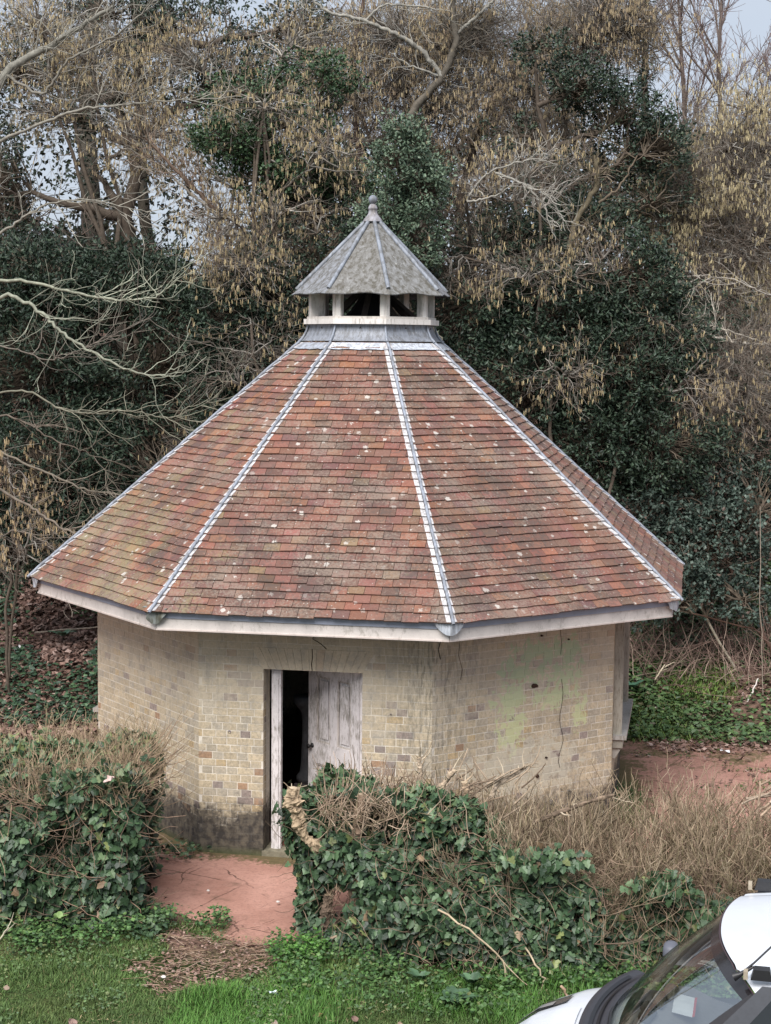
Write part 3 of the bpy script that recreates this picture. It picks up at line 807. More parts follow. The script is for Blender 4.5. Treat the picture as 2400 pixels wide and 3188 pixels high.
# lead cupola roof
ZL, RL, ZA = 5.696, .9128, 6.55
cr8 = Geo(); mm = 9
for j in range(8):
    rows = []
    for a_ in range(8):
        q = a_ / 7; r_ = RL * (1 - q) + .05 * q; z_ = ZL + (ZA - ZL) * q
        if a_ == 0: r_ += .012; z_ -= .006
        row = []
        for b_ in range(mm):
            u = b_ / (mm - 1); p = wvert(r_, j, z_) * (1 - u) + wvert(r_, j + 1, z_) * u
            if a_ == 0: p = p + np.array([0, 0, .008 * math.sin(u * 9 + j * 2) + .012 * math.sin(u * math.pi)])
            row.append(p)
        rows.append(row)
    cr8.grid(rows, [(.88, .90, .95), (.74, .72, .68), (.80, .79, .76), (.90, .92, .98)][j % 4]); cr8.grid((np.array(rows) - np.array([0, 0, .008]))[::-1], (.4, .4, .4))
croof = cr8.build('cupola_roof', mat_lead_brown, bld)
for k in range(8):
    P = np.array([wvert(RL * (1 - q) + .05 * q, k, ZL + (ZA - ZL) * q + .012) for q in np.linspace(.05, .985, 14)])
    g = Geo().tube(P, np.full(14, .023), 8, (.74, .75, .77))
    g.add(np.vstack([P[0] + (P[0] - P[1]) * .05, g.v[0][:8]]), [[0, 1 + (i + 1) % 8, 1 + i] for i in range(8)], (.6, .6, .6)); g.build('lead_roll', mat_lead, croof, smooth=True)
Geo().lathe([(.112, 6.525), (.10, 6.555), (.07, 6.59), (.052, 6.62), (.048, 6.66), (.054, 6.665), (.054, 6.685), (.047, 6.69), (.047, 6.70), (.036, 6.715), (.022, 6.725), (.019, 6.73)], 20, c=(.95, .86, .84)).build('finial_base', mat_lead, bld, smooth=True)
Geo().lathe([(.018, 6.725)] + [(.051 * math.cos(a), 6.772 + .051 * math.sin(a)) for a in np.linspace(-1.2, 1.5, 12)] + [(.001, 6.823)], 20, c=(.72, .74, .78)).build('finial_ball', mat_lead, bld, smooth=True)

# ------------------------------------------------------------------ vegetation tools
IVY_V = [(.34, 0, .0), (.06, 0, .02), (-.10, .22, -.02), (.10, .50, -.10), (.36, .30, -.05), (.55, .36, -.10), (1.0, 0, -.06), (.55, -.36, -.10), (.36, -.30, -.05), (.10, -.50, -.10), (-.10, -.22, -.02)]
IVY_F = [[0, i, i + 1] for i in range(1, 10)] + [[0, 10, 1]]
LEAF4_V = [(0, 0, 0), (.45, .5, -.12), (1, 0, -.05), (.45, -.5, -.12), (.5, 0, .04)]
LEAF4_F = [[0, 4, 1], [4, 2, 1], [0, 3, 4], [4, 3, 2]]
LEAF2_V = [(0, 0, 0), (.45, .5, .12), (1, 0, 0), (.45, -.5, .12)]
LEAF2_F = [[0, 2, 1], [0, 3, 2]]
CAT_V = [(0, 0, 0), (.15, .5, 0), (.15, -.25, .43), (.15, -.25, -.43), (.9, .42, 0), (.9, -.21, .36), (.9, -.21, -.36), (1, 0, 0)]
CAT_F3 = [[1, 2, 5], [1, 5, 4], [2, 3, 6], [2, 6, 5], [3, 1, 4], [3, 4, 6], [4, 5, 6]]
BL_V = [(0, .5, 0), (0, -.5, 0), (.55, .35, .6), (.55, -.35, .6), (1, 0, 1.6)]
BL_F = [[0, 1, 3], [0, 3, 2], [2, 3, 4]]

def grow(start, dr, length, nseg, wig, up, r):
    N = len(start); P = np.empty((N, nseg + 1, 3)); P[:, 0] = start; d = norm(dr); st = (np.asarray(length) / nseg)
    st = np.broadcast_to(st, (N,))[:, None]
    for i in range(nseg):
        d = norm(d + r.normal(0, wig, (N, 3)) + np.array([0, 0, up]))
        P[:, i + 1] = P[:, i] + d * st
    return P
def spawn(P, n, r, tmin=.25, tmax=1.0, ang=45, sp=15):
    N, m = P.shape[:2]; idx = np.repeat(np.arange(N), n); t = r.uniform(tmin, tmax, len(idx)) * (m - 1)
    i = np.minimum(t.astype(int), m - 2); f = (t - i)[:, None]
    a, b = P[idx, i], P[idx, i + 1]; pos = a * (1 - f) + b * f; tan = norm(b - a)
    rv = norm(np.cross(tan, r.normal(0, 1, tan.shape))); an = np.radians(r.normal(ang, sp, len(idx)))[:, None]
    return pos, tan * np.cos(an) + rv * np.sin(an)
def bez(a, b, bend, nseg, r, wig=.02):
    """curved connections a->b, (N,3)"""
    t = np.linspace(0, 1, nseg + 1)[None, :, None]; m = (a + b) / 2 + bend
    P = a[:, None] * (1 - t) ** 2 + 2 * m[:, None] * t * (1 - t) + b[:, None] * t ** 2
    L = np.linalg.norm(b - a, axis=1)[:, None, None]
    w = r.normal(0, 1, P.shape) * wig * L; w[:, 0] = 0
    return P + w
def taper(N, m, r0, r1): return np.broadcast_to(np.linspace(1, 0, m)[None] ** .8 * (np.asarray(r0).reshape(-1, 1) - np.asarray(r1).reshape(-1, 1)) + np.asarray(r1).reshape(-1, 1), (N, m))
def tints(N, cols, w, r, v=.2):
    cols = np.asarray(cols, float); w = np.asarray(w, float)[:len(cols)]; c = cols[r.choice(len(cols), N, p=w / w.sum())]
    return c * r.uniform(1 - v, 1 + v, (N, 1))
def blob_points(blobs, n, r, shell=.45):
    vol = np.array([b[3] * b[4] * b[5] * (b[6] if len(b) > 6 else 1) for b in blobs]) ** .8; k = r.choice(len(blobs), n, p=vol / vol.sum())
    B = np.array([b[:6] for b in blobs])[k]
    d = norm(r.normal(0, 1, (n, 3))); rad = r.uniform(shell, 1, n) ** .6 * (1 + np.abs(r.normal(0, .22, n)) * (shell < .2))
    return B[:, :3] + d * rad[:, None] * B[:, 3:6], k
GREY = [(.22, .20, .175), (.32, .30, .265), (.14, .12, .10), (.18, .145, .115)]
def skeleton(root, base, blobs, targets, r, trunk_r=.12, col=(.14, .11, .085), stems=1, spread=.3):
    """trunk(s), limbs to each blob, branches to every target"""
    base = np.asarray(base, float); limbs = []
    g = Geo(); order = sorted(range(len(blobs)), key=lambda i: blobs[i][2])
    top = np.array(blobs[order[-1]][:3])
    tr_l = []
    for s in range(stems):
        b0 = base + (r.normal(0, spread, 3) * [1, 1, 0] if stems > 1 else 0)
        tg = top if s == 0 else np.array(blobs[r.integers(len(blobs))][:3])
        P = bez(b0[None], tg[None], r.normal(0, .25, (1, 3)) * [1, 1, 0], 12, r, .008)
        tr_l.append(P); Geo().tube(P, taper(1, 13, trunk_r if stems == 1 else trunk_r * r.uniform(.6, 1), .02), 8, np.array(col) * .6).build('trunk', mat_bark, root, smooth=True)
    allp = np.concatenate([p[0] for p in tr_l])
    L = Geo(); pts = [allp]
    for b in blobs:
        c = np.array(b[:3]); cand = allp[allp[:, 2] < c[2] + .3]
        if len(cand) == 0: cand = allp
        a = cand[np.argmin(np.linalg.norm(cand - c, axis=1) + .6 * np.abs(cand[:, 2] - c[2] + .8))]
        if np.linalg.norm(a - c) < .3: continue
        P = bez(a[None], c[None], np.array([[0, 0, .15]]) + r.normal(0, .15, (1, 3)), 8, r, .02)
        Geo().tube(P, taper(1, 9, trunk_r * .45, .014), 6, np.array(col) * .65).build('limb', mat_bark, root, smooth=True); pts.append(P[0])
    pts = np.concatenate(pts)
    d = np.linalg.norm(targets[:, None] - pts[None], axis=2) + r.uniform(0, .5, (len(targets), len(pts))) + .5 * np.clip(pts[None, :, 2] - targets[:, None, 2], 0, None)
    a = pts[np.argmin(d, 1)]
    P = bez(a, targets, r.normal(0, .08, targets.shape) + [0, 0, .05], 6, r, .03)
    return P

def evergreen(name, label, cat, base, blobs, n, leaves, ll, lw, cols, w, seed, trunk_r=.12, group=None, mat=None, two=False, spray=.35, gap=.40, tcol=(.14, .11, .085)):
    r = np.random.default_rng(seed); base = (base[0], base[1], float(hgt(base[0], base[1])) - .05)
    root = thing(name, label, cat, base, 0, group); B0 = np.array(base)
    bl = [(b[0] - B0[0], b[1] - B0[1], b[2] - B0[2]) + tuple(b[3:]) for b in blobs]
    T, k = blob_points(bl, n, r)
    keep = vnoise(T + B0, .95) > gap; keep |= r.random(len(T)) < .18; T = T[keep]; k = k[keep]
    BP = skeleton(root, (0, 0, 0), bl, T, r, trunk_r, tcol)
    g = Geo().tube(BP, taper(len(BP), 7, .014, .004), 3, tints(len(BP), [(.10, .08, .06), (.15, .12, .09)], [1, 1], r)); stuff(g.build('branches', mat_twig, root))
    cen = np.array([b[:3] for b in bl])[k]
    out_ = norm(T - cen + [0, 0, .25]); out_ = norm(out_ + r.normal(0, .45, out_.shape))
    tw = grow(T - out_ * .06, out_, spray * r.uniform(.6, 1.3, len(T)), 4, .18, .03, r)
    idx = np.repeat(np.arange(len(T)), leaves); t = r.uniform(0, 4, len(idx)); i = np.minimum(t.astype(int), 3); f = (t - i)[:, None]
    pos = tw[idx, i] * (1 - f) + tw[idx, i + 1] * f; tan = norm(tw[idx, i + 1] - tw[idx, i])
    pos = pos + r.normal(0, .035, pos.shape)
    ax = norm(tan * .6 + r.normal(0, .6, tan.shape)); nr = norm(r.normal(0, .55, tan.shape) + [0, -.25, .8])
    c = tints(len(pos), cols, w, r, .25)
    g = Geo().stamp(pos, ax, nr, ll * r.uniform(.65, 1.25, len(pos)), lw * r.uniform(.7, 1.2, len(pos)), LEAF2_V if two else LEAF4_V, LEAF2_F if two else LEAF4_F, c)
    stuff(g.build('foliage', mat or mat_leaf, root))
    return root

def hazel(name, label, base, blobs, n, seed, cats=6, group='hazel trees behind the building', trunk_r=.06, stems=5, twigs=7, ccols=None, fine=.0022, droop=-.02, gap=.3):
    r = np.random.default_rng(seed); base = (base[0], base[1], float(hgt(base[0], base[1])) - .05)
    root = thing(name, label, 'tree', base, 0, group); B0 = np.array(base)
    bl = [(b[0] - B0[0], b[1] - B0[1], b[2] - B0[2]) + tuple(b[3:]) for b in blobs]
    T, k = blob_points(bl, n, r, .1)
    keep = vnoise(T + B0, 1.1) > gap; T = T[keep]
    BP = skeleton(root, (0, 0, 0), bl, T, r, trunk_r, (.17, .135, .105), stems)
    g = Geo().tube(BP, taper(len(BP), 7, .013, .004), 4, tints(len(BP), GREY, [2, 2, 1, 1], r)); stuff(g.build('branches', mat_twig, root))
    p, d = spawn(BP, twigs, r, .35, 1.0, 45, 18)
    tw = grow(p, d, r.uniform(.25, .65, len(p)), 5, .22, droop, r)
    g = Geo().tube(tw, taper(len(tw), 6, fine * 1.5, fine * .8), 3, tints(len(tw), GREY + [(.20, .155, .125)], [2, 1, 3, 2, 2], r))
    p, d = spawn(tw, 3, r, .3, 1, 40, 12); t2 = grow(p, d, r.uniform(.1, .3, len(p)), 3, .2, droop, r)
    g.tube(t2, taper(len(t2), 4, fine, fine * .6), 3, tints(len(t2), GREY + [(.20, .155, .125)], [2, 1, 3, 2, 2], r)); stuff(g.build('twigs', mat_twig, root))
    if cats:
        nc = int(len(T) * cats * 4); i = r.integers(len(t2), size=nc // 2); pos = t2[i, r.integers(1, 4, nc // 2)]
        m_ = vnoise(pos + B0, 1.6) > .36; pos = pos[m_]
        pos = np.concatenate([pos, pos + r.normal(0, .012, pos.shape)])
        ax = norm(np.array([[0, 0, -1.]]) + r.normal(0, .10, pos.shape)); nr = r.normal(0, 1, pos.shape)
        cc = tints(len(pos), ccols or [(.46, .37, .21), (.39, .31, .18), (.30, .225, .14), (.56, .47, .28)], [3, 3, 2, 1], r, .2)
        g = Geo().stamp(pos, ax, nr, r.uniform(.05, .095, len(pos)), .0092, CAT_V, CAT_F3, cc); stuff(g.build('catkins', mat_cat, root))
    return root

def B(dx, dy, y, rx, rz, ry=.8, w=1.0):
    """blob centre laid out on a survey grid at distance y (grid unit k metres)"""
    k = y * .000277
    return ((dx - 832.5) * k, y, CAMZ + (756 - dy) * k, rx * k, ry, rz * k, w)
HOLLY = [(.020, .034, .022), (.028, .047, .030), (.042, .066, .042), (.070, .098, .062), (.011, .019, .013)]
HW = [3, 4, 3, 1, 2]

# evergreens behind the building -------------------------------------------------
evergreen('laurel_bush', 'broad dark evergreen bush left of the roof, behind the bare grey branches', 'bush', (-3.6, 24.8),
          [B(90, 800, 24.6, 190, 190, .7), B(330, 820, 24.6, 210, 210, .7), B(100, 1060, 24.0, 200, 160, .6), B(360, 1040, 24.0, 210, 160, .6), B(540, 900, 24.4, 120, 170, .6), B(80, 640, 25.2, 170, 110, .8), B(290, 640, 25.2, 150, 90, .8), B(50, 1180, 23.8, 170, 90, .5), B(250, 1170, 23.8, 120, 70, .4)],
          4600, 22, .082, .036, HOLLY, [3, 4, 4, 2, 2], 31, .16, spray=.38, gap=.22)
evergreen('laurel_bush', 'dark evergreen bush just left of the cupola, touching the tiled slope', 'bush', (-1.0, 24.4),
          [B(610, 640, 24.3, 120, 120, .7), B(560, 800, 24.2, 120, 110, .6), B(700, 580, 24.3, 95, 110, .6), B(720, 700, 24.3, 90, 110, .6), B(500, 700, 24.3, 90, 120, .6), B(660, 480, 24.6, 110, 60, .6, .7), B(430, 900, 24.2, 100, 110, .6)],
          2000, 22, .072, .034, HOLLY, HW, 32, .12, gap=.26)
evergreen('holly_tree', 'small bushy holly with pale green top directly behind the cupola finial', 'tree', (.35, 22.6),
          [B(860, 360, 23.2, 62, 80, .45), B(905, 420, 23.2, 60, 70, .45), B(830, 480, 23.2, 55, 60, .45), B(880, 530, 23.2, 70, 60, .45), B(870, 300, 23.2, 40, 40, .3)],
          520, 24, .062, .034, [(.08, .12, .08), (.12, .17, .11), (.16, .21, .14), (.05, .08, .055)], [3, 3, 2, 2], 33, .06, spray=.26, gap=.2)
evergreen('holly_tree', 'tall dark holly with open layered branches right of the cupola', 'tree', (3.0, 25.4),
          [B(1150, 130, 25.4, 60, 35, .5, .6), B(1240, 200, 25.4, 70, 50, .6), B(1330, 270, 25.4, 80, 65, .6), B(1400, 330, 25.2, 65, 60, .6), B(1290, 380, 25.4, 110, 70, .7), B(1390, 440, 25.2, 80, 60, .6), B(1180, 400, 25.4, 70, 50, .6, .7), B(1250, 480, 25.2, 100, 60, .7), B(1100, 300, 25.6, 60, 40, .6, .5)],
          1250, 20, .068, .038, HOLLY, [3, 4, 3, 2, 1], 34, .10, spray=.34, gap=.34)
evergreen('evergreen_thicket', 'deep dark evergreen thicket rising behind the right side of the roof', 'bush', (3.2, 24.0),
          [B(1000, 640, 24.0, 120, 130, .6), B(1130, 560, 24.2, 120, 90, .6), B(1200, 700, 23.9, 150, 130, .6), B(1330, 620, 24.1, 130, 100, .6), B(1120, 820, 23.8, 120, 130, .6), B(1330, 800, 23.8, 150, 120, .6), B(1420, 950, 23.7, 140, 110, .5), B(1280, 960, 23.7, 120, 120, .5), B(1060, 520, 24.3, 90, 80, .6), B(1450, 740, 24.2, 80, 80, .5, .8), B(1230, 500, 24.4, 120, 60, .5, .8)],
          4400, 22, .072, .036, HOLLY, [3, 4, 4, 2, 2], 35, .14, gap=.30)
evergreen('ivy_clump', 'rounded clump of green ivy in the tree above left of the cupola', 'ivy', (-1.2, 24.6),
          [B(570, 400, 24.8, 70, 45, .5), B(490, 320, 24.8, 70, 45, .5), B(650, 400, 24.8, 75, 45, .5), B(610, 290, 25.0, 90, 50, .5, .7), B(680, 190, 25.2, 80, 45, .5, .6), B(520, 220, 25.2, 80, 45, .5, .6), B(740, 400, 25.0, 60, 50, .4, .7)],
          760, 20, .06, .045, [(.03, .06, .03), (.05, .09, .04), (.07, .11, .05)], [3, 3, 1], 36, .06, gap=.3)
evergreen('holm_oak', 'tall dark evergreen tree at the upper left, sky glinting through its crown', 'tree', (-4.8, 30.0),
          [B(60, 180, 30, 120, 90, 1.2), B(250, 60, 30, 130, 70, 1.2), B(430, 90, 30, 130, 80, 1.2), B(150, 260, 30, 120, 50, 1.0), B(330, 200, 30, 120, 70, 1.0), B(520, 190, 30, 90, 80, 1.0), B(20, 420, 30, 40, 160, .8), B(300, 580, 30, 100, 60, 1.0), B(200, 380, 30, 50, 40, .6, .8), B(60, 600, 29, 110, 70, .8), B(620, 80, 30, 110, 60, 1.0)],
          1900, 18, .075, .04, HOLLY, HW, 37, .24, gap=.36, two=True)
evergreen('bramble_thicket', 'bluish green bramble thicket arching down the bank beyond the right corner of the roof', 'bramble', (5.6, 23.4),
          [B(1560, 1180, 23.6, 110, 110, .5), B(1450, 1210, 23.5, 90, 100, .5), B(1640, 1100, 23.8, 80, 110, .5), B(1500, 1090, 23.9, 90, 70, .5), B(1390, 1100, 23.8, 70, 90, .5), B(1610, 1290, 23.3, 80, 60, .3, .8), B(1460, 1310, 23.2, 80, 40, .3, .7)],
          950, 20, .066, .05, [(.045, .07, .055), (.07, .10, .08), (.10, .13, .105), (.03, .045, .035), (.11, .075, .06)], [3, 4, 2, 2, .4], 38, .03, gap=.3, spray=.3, tcol=(.2, .12, .09))
evergreen('evergreen_shrub', 'dark shrub in the hazel thicket at the right edge, above the brambles', 'bush', (5.8, 24.6),
          [B(1610, 880, 24.6, 70, 90, .6), B(1530, 960, 24.4, 80, 60, .6), B(1640, 1000, 24.4, 60, 70, .6), B(1490, 860, 24.8, 60, 60, .5, .5), B(1540, 690, 25.2, 70, 50, .5, .3)],
          500, 20, .065, .04, HOLLY, HW, 39, .05, gap=.32)

# hazels ------------------------------------------------------------------------
hazel('hazel_tree', 'large hazel at the right edge, thick with dangling tan catkins', (5.4, 26.2),
      [B(1560, 330, 26.2, 140, 130, 1.0), B(1450, 420, 26.2, 100, 110, 1.0), B(1620, 520, 26.0, 110, 140, 1.0), B(1500, 600, 26.0, 120, 100, 1.0), B(1620, 720, 25.6, 100, 100, .8), B(1500, 760, 25.8, 110, 70, .8, .7), B(1620, 250, 26.4, 60, 40, .8, .3)],
      1050, 51, 10, twigs=5, ccols=[(.50, .425, .25), (.42, .345, .205), (.58, .50, .30), (.33, .26, .165)], gap=.15)
hazel('hazel_tree', 'wide hazel above the cupola, brown twigs full of catkins, forked grey trunk', (1.6, 27.0),
      [B(830, 110, 27, 150, 100, .9), B(1000, 90, 27, 150, 100, .9), B(1160, 120, 27, 140, 110, .9), B(930, 230, 27, 140, 90, .9), B(1120, 260, 27, 120, 80, .9), B(1320, 80, 27, 130, 90, .9), B(1260, 40, 27, 120, 60, .9), B(760, 230, 26.6, 90, 70, .8, .7)],
      1150, 52, 9, trunk_r=.09, twigs=5, ccols=[(.43, .34, .205), (.35, .27, .17), (.28, .205, .14), (.50, .42, .26)], gap=.2)
hazel('hazel_tree', 'hazel at the upper left with sparse catkins and sky between its twigs', (-3.0, 26.4),
      [B(200, 160, 26.4, 150, 110, .9), B(420, 160, 26.4, 150, 110, .9), B(620, 120, 26.4, 130, 100, .9), B(330, 310, 26.2, 130, 90, .8), B(520, 330, 26.2, 120, 90, .8, .8), B(90, 80, 26.4, 120, 70, .9), B(120, 270, 26.4, 100, 80, .9, .7)],
      640, 53, 8, trunk_r=.07, gap=.44, twigs=4)
hazel('hazel_tree', 'low hazel left of the cupola, its catkins hanging over the dark bushes', (-1.4, 23.6),
      [B(530, 580, 23.7, 100, 70, .4), B(620, 460, 24, 100, 50, .4), B(470, 480, 23.8, 80, 70, .4, .8), B(540, 700, 23.6, 90, 50, .3, .4), B(690, 500, 23.9, 60, 50, .3, .5), B(700, 340, 24.3, 110, 60, .5, .8), B(560, 250, 24.6, 120, 60, .5, .8)],
      210, 54, 9, trunk_r=.04, gap=.40, twigs=4)
hazel('hazel_tree', 'thin hazel leaning over the left slope of the roof, few catkins', (-2.6, 23.6),
      [B(430, 980, 23.6, 80, 60, .4, .8), B(520, 830, 23.6, 90, 60, .4, .8), B(300, 1090, 23.6, 100, 70, .4, .8), B(600, 760, 23.7, 80, 50, .4, .7)],
      70, 55, 6, trunk_r=.035, gap=.2, stems=2)
hazel('hazel_tree', 'hazel spray hanging at the far left edge beside the roof corner', (-5.2, 23.0),
      [B(30, 1080, 23, 60, 70, .4), B(70, 1180, 23, 60, 50, .4), B(20, 1240, 22.8, 50, 60, .3), B(10, 1000, 23, 30, 60, .4, .5)],
      45, 56, 12, trunk_r=.03, gap=.1, twigs=3, stems=2, ccols=[(.46, .35, .20), (.40, .30, .18), (.50, .40, .24)])
hazel('hazel_tree', 'tangled hazel in front of the dark thicket right of the cupola, thin with catkins', (2.6, 23.2),
      [B(1200, 790, 23.3, 130, 60, .3, .5), B(1110, 600, 23.4, 110, 60, .3, .6), B(1290, 560, 23.5, 100, 50, .3, .6), B(1020, 430, 23.8, 80, 60, .3, .7), B(1130, 380, 24.0, 120, 60, .3, .9), B(1480, 820, 23.6, 90, 60, .3, .6), B(1400, 700, 23.8, 90, 60, .3, .6), B(960, 560, 23.5, 70, 50, .3, .4)],
      230, 57, 6, trunk_r=.035, gap=.42, stems=3, twigs=4)
hazel('hazel_tree', 'brown leafless thicket low on the right bank under the tall hazel', (5.0, 24.3),
      [B(1500, 960, 24.3, 110, 60, .4, .8), B(1600, 860, 24.5, 90, 80, .5), B(1440, 880, 24.5, 80, 60, .4, .7), B(1560, 780, 24.8, 110, 60, .5)],
      420, 58, 2, trunk_r=.03, gap=.15, stems=4)

# big trunks and pale limbs seen between the twigs --------------------------------
def limb_tree(name, label, base, runs, seed, col=(.16, .135, .11), ntw=8, group=None, ivy=None, tw=(.25, .7), fine=.003, wig=.2):
    r = np.random.default_rng(seed); base = (base[0], base[1], float(hgt(base[0], base[1])) - .05)
    root = thing(name, label, 'tree', base, 0, group); B0 = np.array(base)
    first = True; T_ = Geo(); allt = []
    for run in runs:
        pts = np.array([np.array(B(a, b, y, 0, 0)[:3]) - B0 for (a, b, y) in run[0]])
        if run[3:] and run[3] == 'trunk': pts[0] = (0, 0, 0)
        # smooth the run
        t = np.linspace(0, len(pts) - 1, 9 * (len(pts) - 1) + 1); P = np.stack([np.interp(t, np.arange(len(pts)), pts[:, q]) for q in range(3)], 1)
        for _ in range(4): P[1:-1] = (P[:-2] + 2 * P[1:-1] + P[2:]) / 4
        P[1:-1] += r.normal(0, .010, P[1:-1].shape)
        c = np.array(run[4] if len(run) > 4 else col)
        if first: Geo().tube(P, taper(1, len(P), run[1], run[2]), 8, c).build('trunk', mat_bark, root, smooth=True); first = False
        else: Geo().tube(P, taper(1, len(P), run[1], run[2]), 6, c).build('limb', mat_bark, root, smooth=True)
        allt.append((P[None], c))
    g = Geo()
    for P, c in allt:
        L = np.linalg.norm(np.diff(P[0], axis=0), axis=1).sum(); n = max(2, int(ntw * L))
        p, d = spawn(P, n, r, .25, 1, 42, 14); d = d * [1, .5, 1]
        a = grow(p, d, r.uniform(*tw, n) * 1.4, 7, wig, .06, r); g.tube(a, taper(n, 8, fine * 2.0, fine), 4, tints(n, [c * 1.2, c * 1.5, c], [2, 1, 1], r))
        p, d = spawn(a, 4, r, .2, 1, 42, 14); b = grow(p, d * [1, .6, 1], r.uniform(.12, .45, len(p)), 5, .22, .07, r); g.tube(b, taper(len(b), 6, fine * 1.1, fine * .7), 3, tints(len(b), [c * 1.2, c * 1.6, c * .8], [2, 1, 1], r))
    if g.v: stuff(g.build('twigs', mat_twig, root))
    if ivy:
        P = allt[0][0][0]; n = ivy; i = r.integers(len(P), size=n); a = r.uniform(0, 6.28, n); rad = r.uniform(.05, .22, n)
        pos = P[i] + np.stack([np.cos(a) * rad, np.sin(a) * rad, r.uniform(-.2, .2, n)], 1)
        g = Geo().stamp(pos, norm(np.stack([np.cos(a), np.sin(a) - .3, r.uniform(-1, .2, n)], 1)), norm(np.stack([np.cos(a), np.sin(a) - .6, np.full(n, .5)], 1)), .07, .065, IVY_V, IVY_F, tints(n, HOLLY, HW, r)); stuff(g.build('ivy', mat_ivy, root))
    return root
LICH = (.30, .285, .25)
limb_tree('forked_tree', 'forked grey trunk with lichened limbs above the cupola', (1.45, 26.5),
          [([(870, 900, 26.2), (872, 330, 26.2), (880, 250, 26.2), (945, 180, 26.2), (975, 110, 26.2), (960, 30, 26.2), (985, -30, 26.2)], .075, .035, 'trunk', (.12, .105, .085)),
           ([(945, 180, 26.2), (900, 125, 26.2), (850, 95, 26.1), (780, 65, 26.0), (700, 50, 26), (650, 10, 26)], .045, .014, '', LICH), ([(945, 180, 26.2), (880, 160, 26.1), (830, 130, 26)], .02, .008, '', LICH),
           ([(970, 90, 26.2), (1010, 60, 26.2), (1040, 30, 26.2), (1080, -10, 26.2)], .03, .015, '', LICH), ([(780, 65, 26), (820, 30, 26), (900, 35, 26), (960, 45, 26)], .018, .008, '', LICH)], 61, ntw=5)
limb_tree('slender_tree', 'slim brown trunk standing upright left of the forked tree, above the cupola', (-.55, 26.8),
          [([(765, 900, 26.8), (770, 400, 26.8), (765, 300, 26.8), (752, 150, 26.8), (768, 60, 26.8), (790, -30, 26.8)], .05, .025, 'trunk', (.15, .105, .085))], 62, ntw=4)
limb_tree('leaning_tree', 'dark leaning limb rising to the right above the tall holly', (1.9, 27.3),
          [([(960, 900, 27.3), (975, 480, 27.3), (1010, 330, 27.3), (1060, 210, 27.3), (1160, 140, 27.3), (1280, 60, 27.3)], .07, .03, 'trunk', (.085, .065, .05)), ([(1150, 145, 27.2), (1220, 130, 27.1), (1300, 80, 27.1)], .025, .01, '', LICH)], 63, ntw=4)
limb_tree('thicket_tree', 'curving pale brown trunk inside the dark thicket right of the cupola', (2.0, 24.0),
          [([(1250, 1000, 24), (1225, 640, 23.9), (1215, 560, 23.8), (1230, 480, 23.9), (1280, 400, 24), (1270, 340, 24)], .055, .03, 'trunk', (.12, .10, .065)), ([(1245, 640, 23.8), (1275, 690, 23.8), (1300, 740, 23.9)], .04, .03, '', (.10, .08, .06)), ([(1280, 440, 24), (1330, 400, 24), (1360, 340, 24)], .02, .01, '', (.14, .11, .08))], 64, ntw=3)
limb_tree('contorted_tree', 'pale writhing bare branches right of the small holly', (1.2, 23.5),
          [([(1040, 1000, 24.2), (1035, 700, 24.2), (1010, 560, 24), (1000, 440, 23.6)], .04, .018, 'trunk', (.06, .05, .04)), ([(1000, 440, 23.6), (1020, 400, 23.5), (1060, 370, 23.3), (1130, 350, 23.2), (1190, 360, 23.2)], .018, .008, '', LICH), ([(1060, 380, 23.3), (1120, 400, 23.2), (1160, 440, 23.1), (1190, 520, 23.1)], .02, .005, '', LICH), ([(1000, 440, 23.4), (1060, 430, 23.2), (1100, 400, 23.1)], .018, .006, '', LICH), ([(1120, 400, 23.2), (1180, 430, 23.1), (1210, 500, 23.1)], .012, .005, '', LICH)], 65, ntw=6, tw=(.15, .4), wig=.32)
